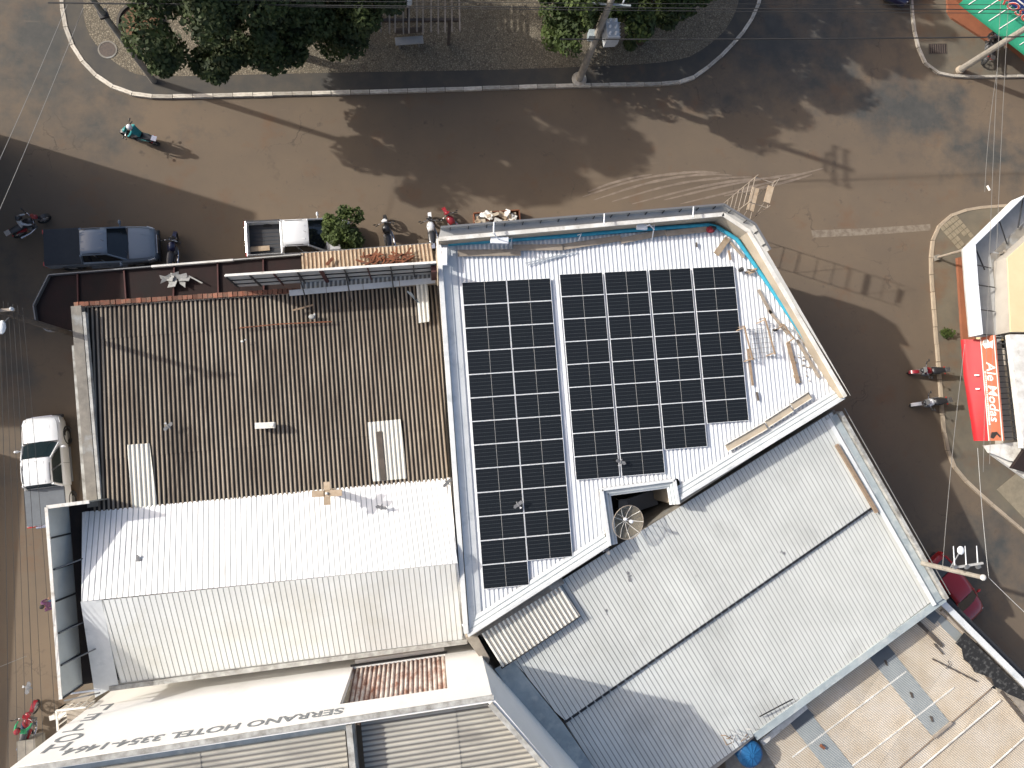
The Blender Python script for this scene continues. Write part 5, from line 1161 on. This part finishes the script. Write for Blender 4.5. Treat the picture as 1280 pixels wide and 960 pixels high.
# trees
def tree(lab,base,h,R,seed,nleaf,m,zlo,squash=.75,size=.2,cat='tree',off=(0,0),group=None,keep=None):
    rs=random.Random(seed); b=Vector(base); r=thing('broadleaf_tree',lab,cat,base,group); top=b+Vector((off[0],off[1],h))
    cc=b+Vector((off[0],off[1],(zlo+h)/2)); rz=(h-zlo)/2
    tk=MB(); trunk=[b,b+Vector((.05,.03,zlo*.5)),b+Vector((off[0]*.4,off[1]*.4,zlo*1.05))]; tk.tube(trunk,[.26,.2,.16],9)
    ends=[]
    for i in range(9):
        a=6.28*i/9+rs.uniform(-.3,.3); rr=R*rs.uniform(.5,.85); e_=cc+Vector((rr*math.cos(a),rr*math.sin(a),rz*rs.uniform(-.4,.5))); mid=trunk[-1].lerp(e_,.5)+Z*.4
        tk.tube([trunk[-1],mid,e_],[.11,.07,.025],6); ends+= [e_,mid.lerp(e_,.5)]
    obj('trunk',tk,M['bark'],r,smooth=True)
    cl=[]
    while len(cl)<int(70*(R/4)**2+18):
        p=Vector((rs.uniform(-1,1),rs.uniform(-1,1),rs.uniform(-1,1)))
        if .25<p.length<1: p=p.normalized()*(p.length**.45)*(1+(.22 if R>1.5 else .06)*math.sin(3*math.atan2(p.y,p.x)+seed)+(.16 if R>1.5 else 0)*math.sin(7*math.atan2(p.y,p.x)+2*seed)); cl.append((cc+Vector((p.x*R,p.y*R,p.z*rz)),rs.uniform(.5,1.05)*max(R*.22,.42)))
    mb=MB(); N=nleaf; vs_=[];fs_=[]
    for i in range(N):
        c_,cr=cl[rs.randrange(len(cl))]
        d=Vector((rs.gauss(0,1),rs.gauss(0,1),rs.gauss(0,1)*.7)); d=d.normalized()*cr*rs.random()**.4
        p=c_+d
        if keep and p.y<keep.y+.9 and -1.1<p.x-keep.x<.8: continue
        nrm=(d.normalized()*.6+Vector((rs.uniform(-1,1),rs.uniform(-1,1),rs.uniform(0,1.4)))).normalized(); x=nrm.orthogonal().normalized(); x=Matrix.Rotation(rs.random()*6.28,3,nrm)@x; y=nrm.cross(x)
        l=size*rs.uniform(.6,1.25); o_=len(vs_); vs_+=[p-x*l*.5,p+y*l*.28-nrm*l*.05,p+x*l*.5-nrm*l*.12,p-y*l*.28-nrm*l*.05]; fs_.append((o_,o_+1,o_+2,o_+3))
    mb.v=vs_; mb.f=fs_; tag(obj('crown',mb,m,r,fix=False),kind='stuff'); return r
tree('large dark broadleaf tree overhanging the plaza kerb beside the pergola',P(362,66,.12),10.2,4.9,21,95000,M['leaf'],2.6,off=(-.2,.9),size=.26)
tree('bright green tree behind the transformer pole on the plaza',P(738,36,.12),7.6,4.3,33,60000,M['leaf_bright'],2.0,off=(.0,1.2),keep=tb,size=.26)
tree('tall tree deep in the plaza beyond the planting bed',P(225,-70,.12),11.0,3.8,44,11000,M['leaf'],4.0,off=(0,.8),size=.3)
tree('tall tree in the plaza behind the pergola',P(560,-130,.12),9.5,4.2,47,11000,M['leaf'],3.0,size=.3)
tree('tall broad tree deep in the plaza behind the transformer pole',P(800,-70,.12),10.5,4.4,71,22000,M['leaf'],3.5,size=.34)
tree('small shrub like tree in the plaza beside the transformer pole',P(800,52,.12),3.6,1.9,52,9000,M['leaf'],.9,off=(.1,.8),size=.22)
tree('young tree with bright green crown over the white pickup bonnet',P(438,303,0),3.2,.85,61,4500,M['leaf_bright'],1.7,size=.2)
# debris heap on the road
DH=thing('debris_heap','heap of cardboard, rags and rubbish in a low brown skip on the road','rubbish',P(622,278,0)); rs=random.Random(13)
q=PL([(592,266.5),(649,262.5),(651,285),(594,289)],.45)
for a,b in zip(q,q[1:]+q[:1]): obj('skip_side',MB().wall(a,b,0,.5,.05),M['rust'],DH)
obj('skip_floor',MB().slab([xy(p,.1) for p in q],.06),M['rust'],DH)
for i in range(44):
    u_,v_=rs.uniform(.04,.96),rs.uniform(.1,.95); p=q[0].lerp(q[1],u_).lerp(q[3].lerp(q[2],u_),v_)+Z*rs.uniform(-.1,.22); a=rs.random()*3.14; l=rs.uniform(.18,.55); w_=rs.uniform(.12,.35)
    m_=rs.choice(['cardboard','cardboard','render_beige','wood_dark','cap_white','cap_white'] ) if i!=20 else 'plastic_teal'
    obj('rubbish_piece',MB().obox(p,(l*math.cos(a),l*math.sin(a),rs.uniform(-.15,.15)),(-w_*math.sin(a),w_*math.cos(a),rs.uniform(-.1,.1)),(0,0,.03)),M[m_],DH)
# steel lattice fallen out over the corner: scaffold standing at the building corner
SF=thing('scaffold_sign_frame','thin steel lattice frame with a board rising at the building corner','frame',xy(P(925,262,7.0),0))
def st(p,q,r=.022,m='wood_grey'): obj('strut',MB().tube([p,q],r,5),M[m],SF)
c00=Vector((14.6,11.35,0)); e1_=Vector((.27,.96,0)); e2_=Vector((.96,-.27,0)); HT=7.1
cs=[c00,c00+e1_*1.25,c00+e1_*1.25+e2_*.9,c00+e2_*.9]
for c_ in cs: st(c_,c_+Z*HT)
for k in range(11):
    zz=.5+.63*k; st(cs[0]+Z*zz,cs[1]+Z*zz,.018)
    if k%3==1:
        for a,b in ((1,2),(2,3),(3,0)): st(cs[a]+Z*zz,cs[b]+Z*zz,.018)
    if k%4==0 and k<9: st(cs[3]+Z*zz,cs[2]+Z*(zz+1.9),.016)
obj('board',MB().obox(c00+e1_*.6+e2_*.45+Z*5.9,e1_*1.2,e2_*.35,Z*.04),M['cardboard'],SF)
obj('board',MB().obox(c00+e1_*.55+e2_*.75+Z*7.0,e1_*.8+Z*.05,e2_*.3,Z*.04),M['cardboard'],SF)
# ================================================================ balcony and bits beside the tower
BL=thing('street_balcony','small concrete balcony with white railing beside the tower wall','balcony',P(95,888,0))
b_=[P(82,880,4.2),P(118,876,4.2),P(118,905,4.2),P(84,905,4.2)]; obj('slab',MB().slab(b_,.15),M['rubble'],BL)
for p,q in ((b_[0],b_[1]),(b_[0],b_[3])):
    obj('top_rail',MB().beam(p+Z*.8,q+Z*.8,.07,.06),M['cap_white'],BL)
    for k in range(5): t=p.lerp(q,k/4); obj('baluster',MB().beam(t,t+Z*.78,.04,.04,Vector((1,0,0))),M['cap_white'],BL)
w0,w1=P(62,898,3.0),P(92,890,3.0); obj('party_wall',MB().wall(w0,w1,0,2.95,.16),M['wall_plain'],BL); obj('wall_cap',MB().beam(xy(w0,3.0),xy(w1,3.0),.2,.06),M['cap_white'],BL)
kb=thing('kerb_block','pale rendered gate pillar block below the hotel corner','pillar',P(30,945,0)); obj('block',MB().box(P(34,940,1.0)-Z*.5,.7,1.0,1.0,.1),M['concrete'],kb,bevel=.06); obj('cap',MB().box(P(34,940,1.0)+Z*.04,.8,1.1,.08,.1),M['concrete'],kb)
# ================================================================ VEHICLES
def body_loft(secs):
    """secs: (x, half width, z top, z bottom, shoulder drop) -> closed loft of rounded sections"""
    out=[]
    for x,w_,zt,zb,sd_ in secs:
        h=[(0,zt+.015),(.55*w_,zt+.01),(.86*w_,zt-.02),(.97*w_,zt-sd_*.5),(w_,zt-sd_),(w_,zb+.12),(.93*w_,zb)]
        out.append([Vector((x,y,z)) for y,z in h]+[Vector((x,-y,z)) for y,z in reversed(h[1:])])
    return MB().loft(out,close=True)
def wheel(r,x,y,R_w=.36,wd=.22):
    s_=1 if y>0 else -1
    t=obj('wheel',MB().lathe([(R_w*.62,-wd/2),(R_w*.94,-wd/2),(R_w,-wd*.3),(R_w,wd*.3),(R_w*.94,wd/2),(R_w*.62,wd/2)],(x,y,R_w),22,'y',cap=False),M['rubber'],r,smooth=False)
    obj('rim',MB().lathe([(R_w*.63,wd*.42),(R_w*.5,wd*.34),(.04,wd*.40),(.01,wd*.40)] if s_>0 else [(R_w*.63,-wd*.42),(R_w*.5,-wd*.34),(.04,-wd*.40),(.01,-wd*.40)],(x,y,R_w),18,'y'),M['rim'],t)
def cabin(r,x_ws0,x_ws1,x_r1,x_r0,wb,wt,zb,zt,mpaint,mglass,doors):
    # greenhouse loft: painted roof, separate glazing
    def ring(x,w_,z): return [Vector((x,w_,z)),Vector((x,w_*.6,z+.02)),Vector((x,0,z+.03)),Vector((x,-w_*.6,z+.02)),Vector((x,-w_,z))]
    rf=MB(); s=[]
    for x,w_,z in ((x_ws1+.04,wt*.95,zt-.05),(x_ws1-.12,wt,zt),(x_ws1-.55,wt,zt+.035),(x_r1+.3,wt,zt+.03),(x_r1,wt*.97,zt-.02)):
        q=ring(x,w_,z); s.append([Vector((x,w_*1.01,z-.07))]+q+[Vector((x,-w_*1.01,z-.07))])
    obj('roof',rf.loft(s,caps=False),mpaint,r,smooth=True)
    g=MB(); g.loft([[Vector((x_ws0,wb*.93,zb)),Vector((x_ws0+.10,wb*.5,zb)),Vector((x_ws0+.13,0,zb)),Vector((x_ws0+.10,-wb*.5,zb)),Vector((x_ws0,-wb*.93,zb))],
                    [Vector((x_ws1,wt*.93,zt-.05)),Vector((x_ws1+.06,wt*.5,zt-.03)),Vector((x_ws1+.08,0,zt-.02)),Vector((x_ws1+.06,-wt*.5,zt-.03)),Vector((x_ws1,-wt*.93,zt-.05))]],caps=False)
    obj('windscreen',g,mglass,r,smooth=True)
    obj('rear_window',MB().poly([(x_r0,wb*.88,zb+.02),(x_r0,-wb*.88,zb+.02),(x_r1-.01,-wt*.9,zt-.06),(x_r1-.01,wt*.9,zt-.06)]),mglass,r)
    for s_ in (-1,1):
        obj('pillar',MB().tube([(x_ws0,wb*.95*s_,zb),(x_ws1,wt*.97*s_,zt-.05)],.045,6),mpaint,r)
        obj('pillar',MB().tube([(x_r0,wb*.95*s_,zb),(x_r1,wt*.97*s_,zt-.05)],.06,6),mpaint,r)
        xs=[x_ws0-.12]+list(doors)+[x_r0+.05]
        for a,b in zip(xs,xs[1:]):
            f=lambda x:x_r1+ (x-x_r0)/(x_ws0-x_r0)*(x_ws1-x_r1)
            w_=obj('side_window',MB().poly([(a-.03,wb*.985*s_,zb),(b+.03,wb*.985*s_,zb),(f(b)+.05,wt*1.0*s_,zt-.08),(f(a)-.05,wt*1.0*s_,zt-.08)]),mglass,r)
            obj('door_handle',MB().box((b+.2,wb*1.03*s_,zb-.14),.18,.03,.03),M['chrome'],r)
def lights(r,xf,xr,w_,zf,zr):
    for s_ in (-1,1):
        obj('headlight',MB().prism([(xf-.02,w_*.55*s_,zf),(xf-.06,w_*.86*s_,zf+.01),(xf-.34,w_*.955*s_,zf+.06),(xf-.26,w_*.72*s_,zf+.06)],(0.03,0,-.14)),M['lamp_clear'],r)
        obj('tail_light',MB().box((xr-.005,w_*.87*s_,zr),.06,.2,.36),M['lamp_red'],r)
def mirrors(r,x,w_,z,m):
    for s_ in (-1,1): obj('mirror',MB().ell((x,(w_+.16)*s_,z),.07,.13,.10,10,6).tube([(x,w_*.95*s_,z-.05),(x,(w_+.1)*s_,z-.02)],.03,5),m,r,smooth=True)
def pickup(label,paint,glass,cover,crate=False):
    r=thing('pickup_truck',label,'pickup truck'); L=5.25; W=.92; m=M[paint]
    hood=[(2.62,.62,.80,.42,.10),(2.60,.70,.90,.36,.12),(2.50,.80,.97,.32,.13),(2.3,.87,1.02,.30,.15),(1.9,.90,1.07,.30,.17),(1.45,.915,1.10,.30,.18),(1.2,W,1.12,.30,.16),(-.75,W,1.12,.30,.14),(-.80,W,1.10,.30,.14)]
    obj('body',body_loft(hood),m,r,smooth=True)
    bed=MB(); x0,x1=-2.55,-.80
    for s_ in (-1,1): bed.box(((x0+x1)/2,(W-.05)*s_,.80),x1-x0,.10,.62)
    bed.box((x0+.04,0,.80),.08,2*W-.1,.58); bed.box((x1-.04,0,.8),.06,2*W-.2,.56)
    b=obj('cargo_bed',bed,m,r,bevel=.03); obj('bed_floor',MB().box(((x0+x1)/2,0,.62),x1-x0-.1,2*W-.2,.04),M['plastic'],b)
    if cover: obj('bed_cover',MB().box(((x0+x1)/2,0,1.125),x1-x0-.04,2*W-.06,.04),M[cover],r,bevel=.015)
    else:
        for k in range(7): obj('floor_rib',MB().box(((x0+x1)/2,-.6+.2*k,.645),x1-x0-.2,.05,.02),M['tonneau'],b)
    cabin(r,1.28,.58,-.62,-.78,.86,.67,1.12,1.72,m,M[glass],(.25,))
    for k in (-1,0,1): obj('roof_rib',MB().box((-.05,.34*k,1.755),1.0,.05,.012),m,r)
    obj('bonnet_line',MB().tube([(1.3,.5,1.108),(2.1,.42,1.06),(2.45,.36,1.0)],.012,5).tube([(1.3,-.5,1.108),(2.1,-.42,1.06),(2.45,-.36,1.0)],.012,5),m,r)
    obj('grille',MB().box((2.615,0,.68),.06,.95,.24),M['chrome'],r); obj('front_bumper',MB().box((2.60,0,.42),.16,1.62,.2),M['plastic'],r,bevel=.04); obj('rear_bumper',MB().box((-2.62,0,.5),.16,1.6,.16),M['chrome'],r,bevel=.03)
    for x in (1.62,-1.55):
        for y in (-.80,.80): wheel(r,x,y)
    for s_ in (-1,1):
        for x in (1.62,-1.55): obj('wheel_arch',MB().torus((x,.90*s_,.36),.43,.045,20,6),M['plastic'],r)
        obj('side_step',MB().box((.2,.93*s_,.36),1.7,.10,.05),M['mid_steel'],r)
    lights(r,2.58,-2.57,W,.90,.9); mirrors(r,1.05,.90,1.2,m); obj('cowl',MB().loft([[Vector((1.30,y,1.118+.006)),Vector((1.40,y,1.112+.006))] for y in (-.78,-.4,0,.4,.78)],caps=False),M['plastic'],r)
    for y0 in (-.55,.08): obj('wiper',MB().tube([(1.36,y0,1.135),(1.12,y0+.42,1.30)],.012,4),M['dark_steel'],r)
    for s_ in (-1,1):
        obj('bonnet_gap',MB().tube([(1.36,.80*s_,1.105),(1.9,.79*s_,1.062),(2.3,.74*s_,1.0),(2.46,.66*s_,.965)],.010,4),M['dark_steel'],r)
        obj('bed_rail',MB().box(((x0+x1)/2,(W-.04)*s_,1.118),x1-x0-.1,.07,.02),M['plastic'],b)
        obj('roof_rail',MB().tube([(.35,.62*s_,1.765),(-.5,.62*s_,1.765)],.014,5),M['dark_steel'],r)
        obj('door_gap',MB().box((.28,.925*s_,.78),.014,.01,.66),M['dark_steel'],r)
    obj('tailgate_gap',MB().box((x0+.09,0,1.112),.014,2*W-.3,.01),M['dark_steel'],b)
    obj('antenna',MB().tube([(.5,.0,1.75),(.42,.0,1.95)],.008,4),M['dark_steel'],r)
    return r
def hatch(label,paint):
    r=thing('hatchback_car',label,'car'); m=M[paint]
    secs=[(2.0,.52,.60,.36,.08),(1.96,.66,.72,.30,.10),(1.8,.76,.82,.26,.12),(1.45,.82,.90,.25,.14),(.95,.84,.95,.25,.14),(-1.2,.84,.97,.25,.14),(-1.75,.80,.95,.28,.14),(-1.92,.70,.88,.32,.14),(-1.96,.6,.8,.36,.1)]
    obj('body',body_loft(secs),m,r,smooth=True); cabin(r,1.02,.30,-1.25,-1.72,.80,.64,.95,1.46,m,M['glass'],(.05,-.9))
    for x in (1.28,-1.2):
        for y in (-.73,.73): wheel(r,x,y,.30,.19)
    lights(r,1.93,-1.93,.80,.74,.75); mirrors(r,.85,.82,1.02,m); obj('front_bumper',MB().box((1.95,0,.36),.14,1.3,.16),M['plastic'],r,bevel=.04); obj('rear_bumper',MB().box((-1.93,0,.42),.12,1.35,.18),M['plastic'],r,bevel=.04)
    return r
def heading(p,q,z=1.0): d=P(*q,z)-P(*p,z); return math.atan2(d.y,d.x)
def put(r,p,q,z=1.0,dx=0.0):
    a=P(*p,z); b=P(*q,z); c=(a+b)/2; d=(b-a).normalized(); return place(r,(c.x+d.x*dx,c.y+d.y*dx,0),heading(p,q,z))
put(pickup('slate blue pickup with black bed cover parked beside the red canopy','car_blue','glass','tonneau'),(57,311),(193,304),.9)
put(pickup('white pickup with open empty bed parked under the young tree','car_white','glass','' ),(305,300),(440,293),.9)
put(pickup('white pickup with grey bed cover and tinted windscreen beside the hall','car_white','glass_green','tonneau_grey'),(62,656),(51,522),.9)
wb_=clutter('timber_plank_load','short pale plank lying in the open pickup bed','plank',P(325,311,.75),[('plank',MB().beam(P(313,312,.75),P(337,310,.75),.24,.06),'cardboard'),('batten',MB().beam(P(314,309,.74),P(332,308,.74),.06,.05),'wood')])
put(hatch('dark red hatchback parked against the annex wall by the lamp pole','car_red'),(1172,712),(1212,762),.8)
put(hatch('dark navy car standing at the corner pavement kerb','car_navy'),(1145,-82),(1116,10),.6)
# ---------------------------------------------------------------- motorcycles
def moto(label,paint,accent=None,white_seat=False):
    r=thing('motorcycle',label,'motorcycle'); m=M[paint]; ac=M[accent] if accent else m
    for x in (.65,-.62):
        w_=obj('wheel',MB().torus((x,0,.31),.26,.05,22,8),M['rubber'],r,smooth=True); h=MB().lathe([(.05,-.05),(.05,.05)],(x,0,.31),10,'y')
        for k in range(6): h.tube([(x,0,.31),(x+.23*math.cos(k*1.047),0,.31+.23*math.sin(k*1.047))],.012,4)
        obj('rim',h,M['rim'],w_)
    obj('front_mudguard',MB().loft([[Vector((.65+.33*math.cos(a),y,.31+.33*math.sin(a))) for y in (-.07,0,.07)] for a in [.3+.35*k for k in range(6)]],caps=False),m,r,smooth=True)
    obj('frame',MB().tube([(.42,0,.85),(.15,0,.45),(-.25,0,.42),(-.55,0,.75)],.035,6).tube([(.42,0,.85),(-.2,0,.72),(-.75,0,.82)],.03,6),M['dark_steel'],r)
    obj('engine',MB().box((.05,0,.42),.36,.28,.26).lathe([(.1,-.16),(.12,-.1),(.12,.1),(.1,.16)],(.08,0,.40),12,'y'),M['mid_steel'],r,bevel=.02)
    obj('fork',MB().tube([(.65,.08,.31),(.42,.08,.95)],.022,6).tube([(.65,-.08,.31),(.42,-.08,.95)],.022,6),M['chrome'],r)
    sec=[]
    for x,w_,z0,z1 in ((.38,.06,.74,.84),(.30,.13,.70,.93),(.15,.16,.68,.95),(0,.14,.68,.90),(-.1,.10,.70,.82)):
        sec.append([Vector((x,w_*math.cos(a),(z0+z1)/2+(z1-z0)/2*math.sin(a))) for a in [2*math.pi*k/10 for k in range(10)]])
    obj('fuel_tank',MB().loft(sec,close=True),m,r,smooth=True)
    sec=[]
    for x,w_,z in ((-.08,.09,.80),(-.25,.14,.82),(-.5,.13,.85),(-.72,.10,.88),(-.82,.05,.89)):
        sec.append([Vector((x,w_*math.cos(a),z+.04*math.sin(a))) for a in [2*math.pi*k/10 for k in range(10)]])
    obj('seat',MB().loft(sec,close=True),M['moto_white'] if white_seat else M['moto_black'],r,smooth=True)
    for s_ in (-1,1):
        obj('side_panel',MB().prism([(-.12,.12*s_,.76),(-.5,.12*s_,.80),(-.62,.11*s_,.72),(-.2,.13*s_,.55)],(0,.03*s_,0)),ac,r)
        obj('mirror',MB().tube([(.36,.26*s_,1.02),(.30,.36*s_,1.2)],.008,4).ell((.30,.38*s_,1.22),.03,.065,.045,8,5),M['moto_black'],r)
        obj('grip',MB().tube([(.33,.24*s_,1.02),(.26,.38*s_,1.0)],.022,6),M['rubber'],r)
        obj('indicator',MB().ell((-.78,.14*s_,.78),.035,.035,.025,7,4),M['lamp_red'],r)
    obj('handlebar',MB().tube([(.28,-.36,1.0),(.35,-.2,1.03),(.40,0,.97),(.35,.2,1.03),(.28,.36,1.0)],.016,6),M['chrome'],r)
    obj('headlight',MB().ell((.52,0,.90),.10,.10,.10,10,6),ac,r,smooth=True); obj('windshield',MB().prism([(.50,-.13,.98),(.50,.13,.98),(.40,.09,1.12),(.40,-.09,1.12)],(.02,0,.01)),ac,r)
    obj('exhaust',MB().tube([(.12,-.15,.35),(-.2,-.19,.30),(-.65,-.2,.38)],[.025,.035,.05],8),M['chrome'],r)
    obj('rack',MB().box((-.86,0,.93),.24,.2,.02),M['chrome'],r); obj('tail_light',MB().box((-.90,0,.84),.06,.12,.07),M['lamp_red'],r)
    return r
# ---------------------------------------------------------------- people
BONE_CLOTH={}
def person(label,pose,top,bottom,helmet=None,sleeves=True):
    r=thing('person',label,'person')
    if pose=='ride': J=dict(hip=(-.22,0,.93),bel=(-.18,0,1.10),che=(-.06,0,1.32),nec=(.0,0,1.48),hea=(.05,0,1.60),top=(.06,0,1.70),
        sl=(-.04,.19,1.42),el=(.12,.30,1.20),wl=(.26,.30,1.06),sr=(-.04,-.19,1.42),er=(.12,-.30,1.20),wr=(.26,-.30,1.06),
        hl=(-.20,.10,.91),kl=(.20,.19,.80),al=(.02,.17,.40),tl=(.17,.18,.34),hr=(-.20,-.10,.91),kr=(.20,-.19,.80),ar=(.02,-.17,.40),tr=(.17,-.18,.34))
    else: J=dict(hip=(0,0,.92),bel=(.02,0,1.08),che=(.04,0,1.30),nec=(.05,0,1.47),hea=(.08,0,1.60),top=(.09,0,1.70),
        sl=(.03,.19,1.41),el=(-.06,.25,1.15),wl=(.08,.25,.93),sr=(.03,-.19,1.41),er=(.08,-.25,1.15),wr=(.26,-.22,1.02),
        hl=(0,.09,.90),kl=(.20,.10,.52),al=(.16,.10,.09),tl=(.31,.10,.05),hr=(0,-.09,.90),kr=(-.04,-.10,.50),ar=(-.24,-.10,.14),tr=(-.12,-.11,.05))
    RAD=dict(hip=.15,bel=.145,che=.165,nec=.058,hea=.098,top=.07,sl=.075,sr=.075,el=.048,er=.048,wl=.034,wr=.034,hl=.10,hr=.10,kl=.068,kr=.068,al=.047,ar=.047,tl=.04,tr=.04)
    E_=[('hip','bel','t'),('bel','che','t'),('che','nec','t'),('nec','hea','s'),('hea','top','s'),('che','sl','t'),('sl','el','t'),('el','wl','a'),('che','sr','t'),('sr','er','t'),('er','wr','a'),
        ('hip','hl','b'),('hl','kl','b'),('kl','al','b'),('al','tl','f'),('hip','hr','b'),('hr','kr','b'),('kr','ar','b'),('ar','tr','f')]
    ks=list(J); me=bpy.data.meshes.new('body'); me.from_pydata([J[k] for k in ks],[(ks.index(a),ks.index(b)) for a,b,_ in E_],[])
    o=bpy.data.objects.new('body_tmp',me); COL.objects.link(o); sk=o.modifiers.new('s','SKIN'); sk.use_smooth_shade=True
    for i,k in enumerate(ks):
        v_=me.skin_vertices[0].data[i]; v_.radius=(RAD[k],RAD[k]*(.8 if k in('hip','bel','che') else 1)); v_.use_root=(k=='hip')
    sb_=o.modifiers.new('d','SUBSURF'); sb_.levels=1; sb_.render_levels=1
    nm=bpy.data.meshes.new_from_object(o.evaluated_get(bpy.context.evaluated_depsgraph_get())); bpy.data.objects.remove(o)
    # hands: palm and five fingers each
    bm=bmesh.new(); bm.from_mesh(nm)
    hb=MB()
    for w_,e_ in (('wl','el'),('wr','er')):
        a=Vector(J[e_]); b=Vector(J[w_]); d=(b-a).normalized(); s_=d.cross(Z).normalized(); u_=s_.cross(d); pm=b+d*.05
        hb.ell(pm,.045,.04,.025,8,5)
        for k in range(4): f0=pm+d*.03+s_*(-.03+.02*k); hb.tube([f0,f0+d*.035-u_*.005,f0+d*.05-u_*.03],[.009,.008,.006],5)
        hb.tube([pm+s_*.035,pm+s_*.06+d*.02,pm+s_*.055+d*.045-u_*.015],[.010,.009,.007],5)
    base=len(bm.verts); vv_=[bm.verts.new(p) for p in hb.v]; 
    for f in hb.f: 
        try: bm.faces.new([vv_[i] for i in f])
        except Exception: pass
    bm.to_mesh(nm); nh=len(vv_); bm.free()
    nm.materials.clear()
    for k in (top,bottom,'skin','dark'):
        nm.materials.append(M[k] if k!='dark' else M['moto_black'])
    tot=len(nm.vertices); kind={'t':0,'b':1,'s':2,'a':0 if sleeves else 2,'f':3}
    for p in nm.polygons:
        p.use_smooth=True
        if p.vertices[0]>=tot-nh: p.material_index=2; continue
        c=p.center; best=None
        for a,b,k in E_:
            A=Vector(J[a]);B=Vector(J[b]); t=max(0,min(1,(c-A).dot(B-A)/(B-A).length_squared)); dd=(c-A.lerp(B,t)).length-.5*(RAD[a]*(1-t)+RAD[b]*t)
            if best is None or dd<best[0]: best=(dd,k)
        p.material_index=kind[best[1]]
    b_=bpy.data.objects.new('body',nm); COL.objects.link(b_); b_.parent=r
    h=Vector(J['hea'])
    if helmet:
        hm=obj('helmet',MB().ell(h+Vector((-.01,0,.05)),.15,.135,.145,14,9),M[helmet],r,smooth=True); obj('visor',MB().loft([[h+Vector((.125*math.cos(a)+.03,.14*math.sin(a),z)) for a in [-1.0+.4*k for k in range(6)]] for z in (-.02,.09)],caps=False),M['glass'],hm)
    else:
        obj('hair',MB().ell(h+Vector((-.02,0,.055)),.115,.10,.095,12,8),M['hair'],r,smooth=True)
    obj('nose',MB().ell(h+Vector((.105,0,0)),.02,.014,.02,6,4),M['skin'],r)
    for s_ in (-1,1): obj('eye',MB().ell(h+Vector((.092,.034*s_,.025)),.012,.014,.01,6,4),M['moto_black'],r); obj('ear',MB().ell(h+Vector((0,.1*s_,.0)),.02,.012,.032,6,4),M['skin'],r)
    obj('mouth',MB().box(h+Vector((.094,0,-.045)),.012,.045,.012),M['cloth_red'],r)
    return r
def bike(x,y,ang,lab,paint,acc=None,ws=False,rider=None,z=.0,lean=0.0,wz=.6):
    p=xy(P(x,y,wz),z); a=R_(ang)
    m_=place(moto(lab,paint,acc,ws),p,a,None,'motorcycles in the streets',(lean,0)); m_.scale=(1.08,1.3,1.06)
    if rider: place(person(*rider),p,a)
# ang: heading in degrees, 0 = east, 90 = north
bike(170,167,165,'dark motorcycle with teal trim ridden past the plaza','moto_black','moto_teal',rider=('rider in dark clothes with teal sleeves and white helmet passing the plaza','ride','cloth_teal','cloth_dark','moto_white'),wz=.9)
bike(32,279,35,'dark motorcycle with red side panels ridden in the shade by the corner house','moto_black','moto_red',rider=('rider in a white shirt and dark helmet in the shaded street','ride','cloth_white','cloth_dark','moto_black'),wz=.9)
bike(486,291,100,'dark motorcycle parked beside the cream tin awning','moto_black','moto_white',lean=-.12)
bike(541,288,97,'white and black motorcycle parked at the parapet corner','moto_white','moto_black',lean=-.12)
bike(567,279,120,'small red motorcycle half hidden by the grey signboard','moto_red',None,lean=-.12)
bike(1160,466,182,'red motorcycle parked at the kerb facing away from the red awning','moto_red','moto_black',lean=.12)
bike(1163,505,186,'white motorcycle parked at the kerb opposite the clothes shop','moto_white','moto_black',False,lean=.12)
bike(214,313,85,'dark blue motorcycle parked in front of the slate blue pickup','car_navy','moto_black',lean=.1)
bike(32,908,80,'red motorcycle ridden along the west street below the balcony','moto_red',None,rider=('rider in a green jersey on the red motorcycle','ride','cloth_green','cloth_jean','cloth_red'),wz=.9)
bike(1240,57,75,'black motorcycle standing by the pole at the green awning','moto_black',None,rider=('rider in black with a white helmet beside the corner pole','ride','cloth_dark','cloth_dark','moto_white'),z=.12,wz=.8)
place(person('pedestrian in blue and purple walking beside the facade board','walk','cloth_purple','cloth_blue',None,True),xy(P(57,757,1.2),0),R_(30))
